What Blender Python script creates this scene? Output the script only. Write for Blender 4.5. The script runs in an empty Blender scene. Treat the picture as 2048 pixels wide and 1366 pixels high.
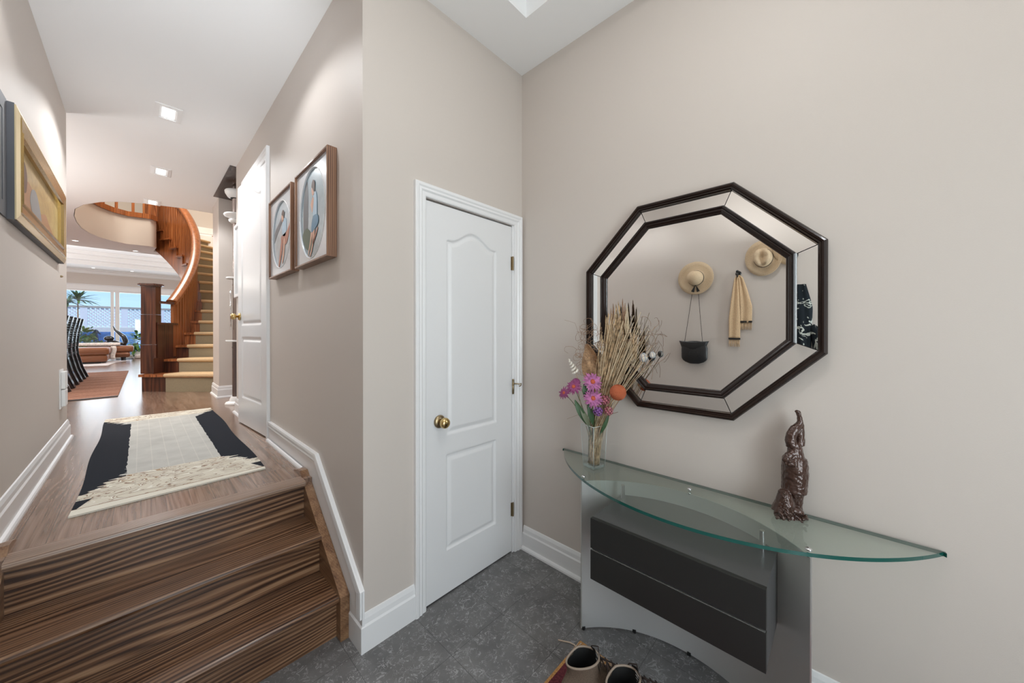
import bpy, bmesh, math, random
from math import sin, cos, pi, radians, sqrt, atan2
from mathutils import Vector, Matrix
from mathutils.geometry import tessellate_polygon
random.seed(7)
scene = bpy.context.scene
COL = scene.collection

# ------------------------------------------------ camera, world, exposure, lights
H = 1.385
YAW, PITCH = radians(46.665), radians(0.156)
cam_d = bpy.data.cameras.new('camera')
cam_d.sensor_width = 36.0
cam_d.lens = 701.6 / 2048 * 36
cam_d.shift_y = -(683 - 667.6) / 2048
cam_d.clip_start = 0.02
cam = bpy.data.objects.new('camera', cam_d)
COL.objects.link(cam)
cam.location = (0, 0, H)
cam.rotation_euler = (pi / 2 - PITCH, 0, -YAW)
scene.camera = cam
scene.view_settings.view_transform = 'Standard'
scene.view_settings.look = 'None'
scene.view_settings.exposure = 0.06
scene.view_settings.gamma = 1.0
scene.cycles.max_bounces = 10
scene.cycles.diffuse_bounces = 5
scene.cycles.glossy_bounces = 5
scene.cycles.transparent_max_bounces = 16
scene.cycles.transmission_bounces = 8
scene.cycles.sample_clamp_indirect = 4.0
scene.cycles.use_denoising = True
scene.cycles.caustics_reflective = False
scene.cycles.caustics_refractive = False

world = bpy.data.worlds.new('sky')
scene.world = world
world.use_nodes = True
wn = world.node_tree
wn.nodes.clear()
w_out = wn.nodes.new('ShaderNodeOutputWorld')
w_bg = wn.nodes.new('ShaderNodeBackground')
w_tc = wn.nodes.new('ShaderNodeTexCoord')
w_sep = wn.nodes.new('ShaderNodeSeparateXYZ')
w_rmp = wn.nodes.new('ShaderNodeValToRGB')
w_rmp.color_ramp.elements[0].position = 0.0
w_rmp.color_ramp.elements[0].color = (0.50, 0.74, 0.98, 1)
w_rmp.color_ramp.elements[1].position = 0.35
w_rmp.color_ramp.elements[1].color = (0.16, 0.38, 0.85, 1)
wn.links.new(w_tc.outputs['Generated'], w_sep.inputs[0])
wn.links.new(w_sep.outputs['Z'], w_rmp.inputs[0])
wn.links.new(w_rmp.outputs[0], w_bg.inputs[0])
wn.links.new(w_bg.outputs[0], w_out.inputs[0])
w_bg.inputs[1].default_value = 1.35


def light(name, kind, loc, energy, color=(1, 1, 1), rot=(0, 0, 0), size=.1, size_y=None, spot=None, blend=.5, spread=None):
    d = bpy.data.lights.new(name, kind)
    d.energy = energy
    d.color = color
    if kind == 'AREA':
        d.size = size
        if size_y:
            d.shape = 'RECTANGLE'
            d.size_y = size_y
        if spread:
            d.spread = spread
    elif kind == 'SUN':
        d.angle = size
    else:
        d.shadow_soft_size = size
    if kind == 'SPOT':
        d.spot_size = spot
        d.spot_blend = blend
    o = bpy.data.objects.new(name, d)
    o.location = loc
    o.rotation_euler = rot
    COL.objects.link(o)
    return o


WARM = (.95, .975, 1.0)
DAY = (0.93, 0.97, 1.0)
# sun outside, falling on the terrace
light('sun', 'SUN', (0, 20, 10), 2.4, (1, .97, .92), (radians(38), 0, radians(-20)), radians(1))
# daylight coming in through the terrace windows
light('terrace_daylight', 'AREA', (-0.4, 16.95, 1.75), 70, DAY, (radians(-90), 0, 0), 4.6, 2.0)
# daylight through the glazing of the front door behind the camera
light('front_door_daylight', 'AREA', (0.25, -1.66, 1.35), 62, DAY, (radians(90), 0, 0), 1.1, 2.1)
# entry tray ceiling lamp
light('entry_lamp_light', 'AREA', (0.68, 0.2, 3.17), 9, (1, .985, .96), (0, 0, 0), .34)
light('entry_downlight_light', 'SPOT', (0.15, 0.9, 3.03), 5, WARM, (0, 0, 0), .05, spot=radians(150), blend=.8)
light('entry_downlight_light', 'SPOT', (1.25, -0.9, 3.03), 8, WARM, (0, 0, 0), .05, spot=radians(150), blend=.8)
HALL_LIGHTS = [(0.15, 2.10), (0.15, 3.72), (0.15, 5.12), (0.11, 6.40)]
for (x, y), e in zip(HALL_LIGHTS, (22, 60, 56, 40)):
    light('hall_downlight_light', 'SPOT', (x, y, 3.03), e, WARM, (0, 0, 0), .04, spot=radians(140), blend=.35)
# unseen fill lights added to brighten the entry, hall and dining room ceilings
light('ceiling_fill_light', 'AREA', (0.12, .5, 2.2), 4, (.97, .99, 1), (radians(180), 0, 0), .3)
light('ceiling_fill_light', 'SPOT', (-0.08, 0.5, 1.9), 135, (.90, .95, 1), (radians(116), 0, radians(-5)), .06, spot=radians(54), blend=1.0)
light('dining_fill_light', 'AREA', (-1.6, 5.3, 1.9), 22, (1, .99, .98), (radians(180), 0, 0), .35)  # upward fill without a fixture, added for the ceiling
# living room and stairwell ceiling lamps
for x, y in [(-3, 6.5), (-2.6, 9.5), (-2.5, 13.5), (0.8, 13.5)]:
    light('living_lamp_light', 'AREA', (x, y, 2.99), 55, (1, .96, .9), (0, 0, 0), .6)
for x, y, z, e in [(-2.2, 6.3, 2.0, 45), (-2.4, 13.4, 1.9, 60), (1.6, 13.4, 1.9, 40)]:  # added upward fills, no fixtures, to lift the dining and living ceilings
    light('upward_fill_light', 'AREA', (x, y, z), e, (1, .98, .96), (radians(180), 0, 0), .35)
light('stairwell_lamp_light', 'AREA', (-.3, 8.6, 5.85), 170, (1, .9, .76), (0, 0, 0), 1.2)


# ------------------------------------------------ materials
def mat(name, color=(.8, .8, .8), rough=.5, metal=0, spec=.5, emit=None, estr=1, coat=0, bump=0, bscale=200, sheen=0):
    m = bpy.data.materials.new(name)
    m.use_nodes = True
    b = m.node_tree.nodes['Principled BSDF']
    b.inputs['Base Color'].default_value = (*color, 1)
    b.inputs['Roughness'].default_value = rough
    b.inputs['Metallic'].default_value = metal
    b.inputs['Specular IOR Level'].default_value = spec
    b.inputs['Coat Weight'].default_value = coat
    b.inputs['Sheen Weight'].default_value = sheen
    if emit:
        b.inputs['Emission Color'].default_value = (*emit, 1)
        b.inputs['Emission Strength'].default_value = estr
    if bump:
        N = m.node_tree
        n = N.nodes.new('ShaderNodeTexNoise')
        n.inputs['Scale'].default_value = bscale
        n.inputs['Detail'].default_value = 3
        tc = N.nodes.new('ShaderNodeTexCoord')
        N.links.new(tc.outputs['Object'], n.inputs['Vector'])
        bp = N.nodes.new('ShaderNodeBump')
        bp.inputs['Strength'].default_value = bump
        bp.inputs['Distance'].default_value = .002
        N.links.new(n.outputs['Fac'], bp.inputs['Height'])
        N.links.new(bp.outputs[0], b.inputs['Normal'])
    return m


def ramp(N, stops, interp='LINEAR'):
    r = N.nodes.new('ShaderNodeValToRGB')
    r.color_ramp.interpolation = interp
    el = r.color_ramp.elements
    while len(el) < len(stops):
        el.new(.5)
    for e, (p, c) in zip(el, stops):
        e.position = p
        e.color = (*c, 1)
    return r


def mth(N, op, a, b=None, clamp=False):
    n = N.nodes.new('ShaderNodeMath')
    n.operation = op
    n.use_clamp = clamp
    for i, v in enumerate((a, b)):
        if v is None:
            continue
        if hasattr(v, 'is_linked'):
            N.links.new(v, n.inputs[i])
        else:
            n.inputs[i].default_value = v
    return n.outputs[0]


def mixc(N, f, a, b, mode='MIX'):
    n = N.nodes.new('ShaderNodeMix')
    n.data_type = 'RGBA'
    n.blend_type = mode
    for s, v in ((n.inputs[0], f), (n.inputs[6], a), (n.inputs[7], b)):
        if hasattr(v, 'is_linked'):
            N.links.new(v, s)
        elif isinstance(v, tuple):
            s.default_value = (*v, 1)
        else:
            s.default_value = v
    return n.outputs[2]


def coords(N, scale=(1, 1, 1), rot=(0, 0, 0), kind='Object', loc=(0, 0, 0)):
    tc = N.nodes.new('ShaderNodeTexCoord')
    mp = N.nodes.new('ShaderNodeMapping')
    mp.inputs['Scale'].default_value = scale
    mp.inputs['Rotation'].default_value = rot
    mp.inputs['Location'].default_value = loc
    N.links.new(tc.outputs[kind], mp.inputs[0])
    return mp.outputs[0]


def noise(N, vec, scale=5, detail=4, rough=.5, dist=0):
    n = N.nodes.new('ShaderNodeTexNoise')
    n.inputs['Scale'].default_value = scale
    n.inputs['Detail'].default_value = detail
    n.inputs['Roughness'].default_value = rough
    n.inputs['Distortion'].default_value = dist
    N.links.new(vec, n.inputs['Vector'])
    return n.outputs['Fac']


def wood(name, dark, mid, lightc, axis='X', rough=.3, scale=1.0, planks=None, coat=.2, contrast=1.0, blotch=0, lines=3.2, lw=.42, fine_w=.45):
    """oak with long pores and cathedral rings running along an axis"""
    m = mat(name, mid, rough, coat=coat)
    N = m.node_tree
    b = N.nodes['Principled BSDF']
    b.inputs['Coat Roughness'].default_value = .2
    st = {'X': (1.0, 26, 26), 'Y': (26, 1.0, 26), 'Z': (26, 26, 1.0)}[axis]
    v = coords(N, tuple(s * scale for s in st))
    if planks:
        w, L = planks
        tc = N.nodes.new('ShaderNodeTexCoord')
        sep = N.nodes.new('ShaderNodeSeparateXYZ')
        N.links.new(tc.outputs['Object'], sep.inputs[0])
        across = sep.outputs['X' if axis == 'Y' else 'Y']
        along = sep.outputs['Y' if axis == 'Y' else 'X']
        row = mth(N, 'DIVIDE', across, w)
        ri = mth(N, 'FLOOR', row)
        shift = mth(N, 'MULTIPLY', mth(N, 'SINE', mth(N, 'MULTIPLY', ri, 12.9898)), 3.7)
        colm = mth(N, 'DIVIDE', mth(N, 'ADD', along, shift), L)
        ci = mth(N, 'FLOOR', colm)
        pid = mth(N, 'FRACT', mth(N, 'MULTIPLY', mth(N, 'SINE', mth(N, 'ADD', mth(N, 'MULTIPLY', ri, 78.233), mth(N, 'MULTIPLY', ci, 37.7))), 43758.5))
        addv = N.nodes.new('ShaderNodeVectorMath')
        addv.operation = 'ADD'
        cmb = N.nodes.new('ShaderNodeCombineXYZ')
        for i in range(3):
            N.links.new(mth(N, 'MULTIPLY', pid, 37.0 + 11 * i), cmb.inputs[i])
        N.links.new(v, addv.inputs[0])
        N.links.new(cmb.outputs[0], addv.inputs[1])
        v = addv.outputs[0]
    n1 = noise(N, v, 1.0, 6, .65, .4)
    sc2 = N.nodes.new('ShaderNodeVectorMath')
    sc2.operation = 'MULTIPLY'
    k = {'X': (.55, .17, .17), 'Y': (.17, .55, .17), 'Z': (.17, .17, .55)}[axis]
    sc2.inputs[1].default_value = k
    N.links.new(v, sc2.inputs[0])
    w1 = noise(N, sc2.outputs[0], 1.0, 2, .5, .2)
    sv = N.nodes.new('ShaderNodeSeparateXYZ')
    N.links.new(v, sv.inputs[0])
    pair = {'X': 'YZ', 'Y': 'XZ', 'Z': 'XY'}[axis]
    across_ = mth(N, 'ADD', sv.outputs[pair[0]], sv.outputs[pair[1]])
    t_ = mth(N, 'ADD', mth(N, 'MULTIPLY', across_, lines), mth(N, 'MULTIPLY', w1, 9 * contrast))
    rings = mth(N, 'FRACT', t_)
    rings = mth(N, 'POWER', mth(N, 'ABSOLUTE', mth(N, 'SUBTRACT', mth(N, 'MULTIPLY', rings, 2.0), 1.0)), .6)
    rg = mth(N, 'MULTIPLY', mth(N, 'SUBTRACT', 1.0, rings), 1.15)
    rg = mth(N, 'MINIMUM', rg, .75)
    rg = mth(N, 'ADD', .5, mth(N, 'MULTIPLY', mth(N, 'SUBTRACT', rg, .5), mth(N, 'MULTIPLY', noise(N, v, .35, 2), 2.2)))
    fine = N.nodes.new('ShaderNodeVectorMath')
    fine.operation = 'MULTIPLY'
    fine.inputs[1].default_value = {'X': (2.2, 9, 9), 'Y': (9, 2.2, 9), 'Z': (9, 9, 2.2)}[axis]
    N.links.new(v, fine.inputs[0])
    n3 = noise(N, fine.outputs[0], 1.0, 2, .5)
    f = mth(N, 'ADD', mth(N, 'MULTIPLY', n1, 1.04 - lw), mth(N, 'MULTIPLY', rg, lw))
    f = mth(N, 'ADD', f, mth(N, 'MULTIPLY', mth(N, 'SUBTRACT', n3, .5), fine_w))
    r = ramp(N, [(.28, dark), (.5, mid), (.78, lightc)])
    N.links.new(f, r.inputs[0])
    c = r.outputs[0]
    if blotch:
        bn = noise(N, coords(N, (3, 3, 3)), 1, 2)
        br = ramp(N, [(.35, (.6, .55, .5)), (.6, (1, 1, 1))])
        N.links.new(bn, br.inputs[0])
        c = mixc(N, blotch, c, br.outputs[0], 'MULTIPLY')
    if planks:
        tint = ramp(N, [(0, (.86, .85, .84)), (1, (1.08, 1.06, 1.04))])
        N.links.new(pid, tint.inputs[0])
        c = mixc(N, 1.0, c, tint.outputs[0], 'MULTIPLY')
        e1 = mth(N, 'ABSOLUTE', mth(N, 'SUBTRACT', mth(N, 'FRACT', row), .5))
        e2 = mth(N, 'ABSOLUTE', mth(N, 'SUBTRACT', mth(N, 'FRACT', colm), .5))
        g = mth(N, 'MAXIMUM', mth(N, 'GREATER_THAN', e1, .5 - .0016 / w), mth(N, 'GREATER_THAN', e2, .5 - .0016 / L))
        c = mixc(N, mth(N, 'MULTIPLY', g, .5), c, (.03, .02, .013))
    N.links.new(c, b.inputs['Base Color'])
    bp = N.nodes.new('ShaderNodeBump')
    bp.inputs['Strength'].default_value = .25
    bp.inputs['Distance'].default_value = .001
    N.links.new(f, bp.inputs['Height'])
    N.links.new(bp.outputs[0], b.inputs['Normal'])
    return m


def fabric(name, color, rough=.9, scale=400, var=.15):
    m = mat(name, color, rough, spec=.2)
    N = m.node_tree
    b = N.nodes['Principled BSDF']
    n = noise(N, coords(N), scale, 2)
    r = ramp(N, [(.3, tuple(c * (1 - var) for c in color)), (.7, tuple(min(1, c * (1 + var)) for c in color))])
    N.links.new(n, r.inputs[0])
    N.links.new(r.outputs[0], b.inputs['Base Color'])
    bp = N.nodes.new('ShaderNodeBump')
    bp.inputs['Strength'].default_value = .4
    bp.inputs['Distance'].default_value = .002
    N.links.new(n, bp.inputs['Height'])
    N.links.new(bp.outputs[0], b.inputs['Normal'])
    return m


def clear_glass(name, tint, gloss=1.0, rough=0.0, haze=0, hazec=(.6, .7, .66)):
    m = bpy.data.materials.new(name)
    m.use_nodes = True
    N = m.node_tree
    N.nodes.clear()
    out = N.nodes.new('ShaderNodeOutputMaterial')
    tr = N.nodes.new('ShaderNodeBsdfTransparent')
    tr.inputs[0].default_value = (*tint, 1)
    gl = N.nodes.new('ShaderNodeBsdfGlossy')
    gl.inputs['Roughness'].default_value = rough
    fr = N.nodes.new('ShaderNodeLayerWeight')
    fr.inputs[0].default_value = .5
    fac = mth(N, 'ADD', mth(N, 'MULTIPLY', mth(N, 'POWER', fr.outputs['Facing'], 4.0), .8), .045)
    mx = N.nodes.new('ShaderNodeMixShader')
    N.links.new(mth(N, 'MULTIPLY', fac, gloss, clamp=True), mx.inputs[0])
    src = tr.outputs[0]
    if haze:
        df = N.nodes.new('ShaderNodeBsdfDiffuse')
        df.inputs[0].default_value = (*hazec, 1)
        m2 = N.nodes.new('ShaderNodeMixShader')
        m2.inputs[0].default_value = haze
        N.links.new(tr.outputs[0], m2.inputs[1])
        N.links.new(df.outputs[0], m2.inputs[2])
        src = m2.outputs[0]
    N.links.new(src, mx.inputs[1])
    N.links.new(gl.outputs[0], mx.inputs[2])
    N.links.new(mx.outputs[0], out.inputs[0])
    return m


M = {}
M['wall'] = mat('greige_wall_paint', (.59, .533, .487), .55, bump=.12, bscale=350)
M['ceiling'] = mat('white_ceiling_paint', (.87, .87, .87), .8, bump=.05, bscale=300)
M['trim'] = mat('white_gloss_trim', (.80, .80, .805), .28)
M['door'] = mat('white_door_paint', (.76, .76, .765), .35, bump=.06, bscale=150)
M['steps'] = wood('stained_oak_steps', (.034, .013, .006), (.175, .086, .043), (.37, .225, .130), 'X', .30, blotch=.6, contrast=1.5, lines=1.9, lw=.42, fine_w=.7)
M['stepslope'] = wood('stained_oak_stringer', (.07, .03, .014), (.19, .095, .045), (.32, .19, .1), 'Y', .35, lw=.08)
M['hallfloor'] = wood('hall_oak_planks', (.11, .064, .043), (.215, .135, .095), (.32, .22, .165), 'Y', .24, planks=(.083, .9), coat=.45, lines=1.0, contrast=1.6, lw=.22)
M['nosing'] = wood('oak_nosing', (.13, .08, .055), (.27, .175, .125), (.40, .29, .215), 'X', .28)
M['stairwood'] = wood('cherry_stained_oak', (.10, .028, .009), (.29, .092, .028), (.45, .175, .062), 'Z', .3, coat=.2, lw=.28, lines=1.6)
M['newel'] = wood('dark_mahogany_oak', (.018, .005, .003), (.062, .018, .009), (.15, .05, .022), 'Z', .28, coat=.25, lw=.28, lines=1.2)
M['darkwood'] = wood('dark_walnut_boards', (.015, .008, .006), (.05, .025, .018), (.10, .055, .04), 'Y', .3)
M['mirrorwood'] = mat('dark_brown_lacquered_wood', (.014, .006, .004), .24, spec=.35, coat=.15)
M['walnut'] = wood('walnut_frame', (.07, .03, .018), (.20, .10, .058), (.36, .2, .12), 'Z', .4)
M['mirror'] = mat('mirror_silver', (.93, .93, .92), .01, 1)
M['brass'] = mat('polished_brass', (.62, .45, .2), .17, 1)
M['aged'] = mat('aged_brass', (.35, .27, .16), .35, 1)
M['chrome'] = mat('chrome', (.8, .81, .83), .08, 1)
M['black'] = mat('black_metal', (.012, .012, .012), .35)
M['white'] = mat('white_plastic', (.82, .82, .81), .35)


def tile_mat():
    m = mat('grey_marbled_tile', (.1, .1, .1), .28)
    N = m.node_tree
    b = N.nodes['Principled BSDF']
    v = coords(N)
    base = noise(N, v, 6, 5, .6)
    r0 = ramp(N, [(.3, (.105, .103, .103)), (.7, (.185, .182, .180))])
    N.links.new(base, r0.inputs[0])
    c = r0.outputs[0]
    for sc, th, amt in ((20, .011, .75), (34, .013, .6), (11, .008, .6)):
        dv = N.nodes.new('ShaderNodeVectorMath')
        dv.operation = 'ADD'
        nn = N.nodes.new('ShaderNodeTexNoise')
        nn.inputs['Scale'].default_value = sc * .8
        N.links.new(v, nn.inputs['Vector'])
        N.links.new(v, dv.inputs[0])
        sc_ = N.nodes.new('ShaderNodeVectorMath')
        sc_.operation = 'SCALE'
        sc_.inputs['Scale'].default_value = .1
        N.links.new(nn.outputs['Color'], sc_.inputs[0])
        N.links.new(sc_.outputs[0], dv.inputs[1])
        q = noise(N, dv.outputs[0], sc, 3, .55, 1.0)
        a = mth(N, 'ABSOLUTE', mth(N, 'SUBTRACT', q, .5))
        f = mth(N, 'LESS_THAN', a, th)
        gate = mth(N, 'GREATER_THAN', noise(N, v, sc * .9, 1), .52)
        f = mth(N, 'MULTIPLY', mth(N, 'MULTIPLY', f, gate), amt)
        c = mixc(N, f, c, (.38, .38, .38))
    # joints, 30 cm tiles laid diagonally
    vr = coords(N, (1 / .305,) * 3, (0, 0, radians(0)))
    sp = N.nodes.new('ShaderNodeSeparateXYZ')
    N.links.new(vr, sp.inputs[0])
    j = []
    for k in ('X', 'Y'):
        j.append(mth(N, 'GREATER_THAN', mth(N, 'ABSOLUTE', mth(N, 'SUBTRACT', mth(N, 'FRACT', sp.outputs[k]), .5)), .4955))
    g = mth(N, 'MULTIPLY', mth(N, 'MAXIMUM', j[0], j[1]), .55)
    c = mixc(N, g, c, (.03, .03, .03))
    N.links.new(c, b.inputs['Base Color'])
    return m


M['tile'] = tile_mat()


# ------------------------------------------------ geometry helpers
def B():
    return bmesh.new()


def quad_strip(bm, rings, closed_u=False, closed_v=False, caps=False):
    vs = [[bm.verts.new(p) for p in r] for r in rings]
    n = len(vs)
    m = len(vs[0])
    for i in range(n if closed_v else n - 1):
        a, b = vs[i], vs[(i + 1) % n]
        for j in range(m if closed_u else m - 1):
            k = (j + 1) % m
            try:
                bm.faces.new((a[j], a[k], b[k], b[j]))
            except ValueError:
                pass
    if caps and not closed_v:
        for r in (vs[0], vs[-1]):
            try:
                bm.faces.new(r)
            except ValueError:
                pass
    return vs


def box(bm, x0, x1, y0, y1, z0, z1, bev=0, seg=2):
    r = bmesh.ops.create_cube(bm, size=1)
    vs = r['verts']
    for v in vs:
        v.co = Vector(((x0 + x1) / 2 + v.co.x * (x1 - x0), (y0 + y1) / 2 + v.co.y * (y1 - y0), (z0 + z1) / 2 + v.co.z * (z1 - z0)))
    if bev:
        es = list({e for v in vs for e in v.link_edges})
        bmesh.ops.bevel(bm, geom=es, offset=bev, segments=seg, affect='EDGES', profile=.7)
    return bm


def frames_along(pts, up=None):
    pts = [Vector(p) for p in pts]
    out = []
    prev = None
    for i, p in enumerate(pts):
        if i == 0:
            t = pts[1] - p
        elif i == len(pts) - 1:
            t = p - pts[i - 1]
        else:
            t = (pts[i + 1] - p).normalized() + (p - pts[i - 1]).normalized()
        if t.length < 1e-9:
            t = Vector((0, 0, 1))
        t.normalize()
        if prev is None:
            a = Vector((0, 0, 1)) if abs(t.z) < .9 else Vector((1, 0, 0))
            if up is not None:
                a = Vector(up)
            n = (a - t * a.dot(t)).normalized()
        else:
            a = Vector(up) if up is not None else prev
            n = (a - t * a.dot(t))
            if n.length < 1e-6:
                n = t.orthogonal()
            n.normalize()
        prev = n
        out.append((p, t, n, t.cross(n)))
    return out


def tube(bm, pts, rad, sides=8, caps=True, up=None, flat=1.0):
    fr = frames_along(pts, up)
    if not hasattr(rad, '__len__'):
        rad = [rad] * len(fr)
    rings = []
    for (p, t, n, b), r in zip(fr, rad):
        rings.append([p + n * (r * cos(2 * pi * k / sides)) + b * (r * flat * sin(2 * pi * k / sides)) for k in range(sides)])
    quad_strip(bm, rings, closed_u=True, caps=caps)
    return bm


def sweep_shape(bm, pts, prof, up=(0, 0, 1), caps=True):
    """prof: closed list of (a along side vector b, c along up n)"""
    rings = []
    for p, t, n, b in frames_along(pts, up):
        rings.append([p + b * a + n * c for a, c in prof])
    quad_strip(bm, rings, closed_u=True, caps=caps)
    return bm


def lathe(bm, prof, center=(0, 0, 0), axis='Z', sides=24, start=0, end=2 * pi):
    full = abs(end - start - 2 * pi) < 1e-6
    n = sides if full else sides + 1
    c = Vector(center)
    rings = []
    for k in range(n):
        a = start + (end - start) * k / sides
        ring = []
        for r, h in prof:
            x, y = r * cos(a), r * sin(a)
            if axis == 'Z':
                ring.append(c + Vector((x, y, h)))
            elif axis == 'X':
                ring.append(c + Vector((h, x, y)))
            else:
                ring.append(c + Vector((x, h, y)))
        rings.append(ring)
    quad_strip(bm, rings, closed_v=full)
    bmesh.ops.remove_doubles(bm, verts=bm.verts, dist=1e-6)
    return bm


def ball(bm, c, r, sub=2, scale=(1, 1, 1), rot=None):
    q = bmesh.ops.create_icosphere(bm, subdivisions=sub, radius=1)
    mtx = (rot.to_4x4() if rot is not None else Matrix.Identity(4))
    for v in q['verts']:
        p = Vector((v.co.x * r * scale[0], v.co.y * r * scale[1], v.co.z * r * scale[2]))
        v.co = mtx @ p + Vector(c)
    return q['verts']


def extrude_poly(bm, pts, vec):
    """pts: planar 3D polygon, extruded by vec"""
    vec = Vector(vec)
    a = [bm.verts.new(p) for p in pts]
    b = [bm.verts.new(Vector(p) + vec) for p in pts]
    tri = tessellate_polygon([[Vector(p) for p in pts]])
    for t in tri:
        try:
            bm.faces.new([a[i] for i in t])
            bm.faces.new([b[i] for i in reversed(t)])
        except ValueError:
            pass
    n = len(pts)
    for i in range(n):
        bm.faces.new((a[i], a[(i + 1) % n], b[(i + 1) % n], b[i]))
    return bm


def holed_slab(bm, loops, z0, z1):
    """loops of (x,y): first the outline, then holes; a slab between z0 and z1"""
    P = [[Vector((x, y, 0)) for x, y in L] for L in loops]
    flat = [p for L in P for p in L]
    tri = tessellate_polygon(P)
    for z in (z0, z1):
        vs = [bm.verts.new((p.x, p.y, z)) for p in flat]
        for t in tri:
            bm.faces.new([vs[i] for i in t])
    for L in P:
        n = len(L)
        for i in range(n):
            a, b = L[i], L[(i + 1) % n]
            bm.faces.new([bm.verts.new(q) for q in ((a.x, a.y, z0), (b.x, b.y, z0), (b.x, b.y, z1), (a.x, a.y, z1))])
    bmesh.ops.remove_doubles(bm, verts=bm.verts, dist=1e-5)
    return bm


def miter_sweep(bm, path, prof, normal, closed=False):
    """sweep an open profile (u in the plane to the left of travel, v along normal) with mitred corners"""
    n = Vector(normal).normalized()
    P = [Vector(p) for p in path]
    N = len(P)
    rings = []
    for i in range(N):
        dirs = []
        if closed or i > 0:
            dirs.append((P[i] - P[i - 1]).normalized())
        if closed or i < N - 1:
            dirs.append((P[(i + 1) % N] - P[i]).normalized())
        if len(dirs) == 1:
            side = n.cross(dirs[0]).normalized()
            k = 1
        else:
            s1, s2 = n.cross(dirs[0]), n.cross(dirs[1])
            side = (s1 + s2).normalized()
            k = 1 / max(.2, side.dot(s1.normalized()))
        rings.append([P[i] + side * (u * k) + n * v for u, v in prof])
    quad_strip(bm, rings, closed_u=True, closed_v=closed, caps=not closed)
    return bm


ROOTLOC = {}


def wloc(o):
    p = Vector((0, 0, 0))
    while o is not None:
        p += o.location
        o = o.parent
    return p


def obj(name, bm, material, parent=None, smooth=False, label=None, kind=None, origin=None, auto=None):
    """one mesh object; vertices are given in world coordinates and stored relative to the parent or origin"""
    bmesh.ops.recalc_face_normals(bm, faces=bm.faces)
    me = bpy.data.meshes.new(name)
    off = wloc(parent) if parent is not None else (Vector(origin) if origin else Vector((0, 0, 0)))
    if off.length:
        bmesh.ops.translate(bm, verts=bm.verts, vec=-off)
    bm.to_mesh(me)
    bm.free()
    if isinstance(material, (list, tuple)):
        for k in material:
            me.materials.append(k)
    else:
        me.materials.append(material)
    o = bpy.data.objects.new(name, me)
    COL.objects.link(o)
    if parent is not None:
        o.parent = parent
    else:
        o.location = off
    if smooth:
        if auto is None:
            me.shade_smooth()
        else:
            me.shade_smooth()
            me.set_sharp_from_angle(angle=radians(auto))
    if label:
        o['label'] = label
    if kind:
        o['kind'] = kind
    return o


def struct(name, bm, material, parent=None, **k):
    o = obj(name, bm, material, parent, **k)
    if parent is None:
        o['kind'] = 'structure'
    return o


def tag(o, label, cat, group=None, kind=None):
    o['label'] = label
    o['category'] = cat
    if group:
        o['group'] = group
    if kind:
        o['kind'] = kind
    return o


def thing(name, label, cat, loc=(0, 0, 0), group=None):
    o = bpy.data.objects.new(name, None)
    o.location = loc
    o.empty_display_size = .05
    COL.objects.link(o)
    return tag(o, label, cat, group)


def dup(root, loc, rotz=0, label=None):
    def cp(o, par):
        c = o.copy()
        COL.objects.link(c)
        c.parent = par
        for ch in list(kids[o.name]):
            cp(ch, c)
        return c
    kids = {}
    for o in COL.objects:
        kids.setdefault(o.name, [])
        if o.parent is not None:
            kids.setdefault(o.parent.name, []).append(o)
    r = cp(root, None)
    r.location = loc
    r.rotation_euler = (0, 0, rotz)
    if label:
        r['label'] = label
    return r

# ================================================ the setting
FZ = .584            # hall floor height above the entry floor
CZ = 3.05            # ceiling
XM, XR, XL, YD = 1.70, .664, -.382, 1.5165

bm = B(); box(bm, -.502, 1.82, -1.7, 2.2, -.1, 0)
struct('floor', bm, M['tile'])
bm = B(); box(bm, -5.1, 3.3, 2.145, 16.9, .50, FZ)
struct('floor_upper', bm, M['hallfloor'])

bm = B(); box(bm, XM, XM + .12, -1.7, YD + .12, 0, CZ)
struct('wall_right', bm, M['wall'])
bm = B()
box(bm, XR + .12, .975, YD, YD + .12, 0, CZ)
box(bm, 1.61, XM, YD, YD + .12, 0, CZ)
box(bm, .975, 1.61, YD, YD + .12, 2.06, CZ)
box(bm, .975, 1.61, YD + .3, YD + .34, 0, 2.2)
struct('wall_closet', bm, M['wall'])
bm = B()
box(bm, XR, XR + .12, YD, 3.19, 0, CZ)
box(bm, XR, XR + .12, 3.97, 4.43, 0, CZ)
box(bm, XR, XR + .12, 3.19, 3.97, 2.69, CZ)
box(bm, XR + .12, 1.3, 4.33, 4.43, 0, CZ)
box(bm, XR + .3, XR + .34, 3.0, 4.2, .584, 2.8)
struct('wall_hall_right', bm, M['wall'])
bm = B()
box(bm, 1.2, 1.3, 4.43, 5.58, FZ, CZ)
box(bm, XR, 1.3, 5.58, 6.08, FZ, CZ)
struct('wall_niche', bm, M['wall'])
bm = B(); box(bm, XL - .12, XL, -1.7, 4.28, 0, CZ)
struct('wall_left', bm, M['wall'])
bm = B()
box(bm, XL, -.32, -1.62, -1.5, 0, CZ)
box(bm, .82, XM, -1.62, -1.5, 0, CZ)
box(bm, -.32, .82, -1.62, -1.5, 2.42, CZ)
struct('wall_back', bm, M['wall'])
bm = B(); box(bm, -5.1, -.502, 4.16, 4.28, FZ, CZ)
struct('wall_dining', bm, M['wall'])
bm = B(); box(bm, -5.2, -5.1, 4.1, 16.9, FZ, 3.7)
struct('wall_living_left', bm, M['wall'])
bm = B(); box(bm, 3.2, 3.3, 5.9, 16.9, FZ, 3.7); box(bm, .78, 3.3, 5.86, 5.98, FZ, CZ)
struct('wall_living_right', bm, M['wall'])
bm = B()
box(bm, -5.1, -3.2, 16.7, 16.9, FZ, 3.5)
box(bm, 2.6, 3.2, 16.7, 16.9, FZ, 3.5)
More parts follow.
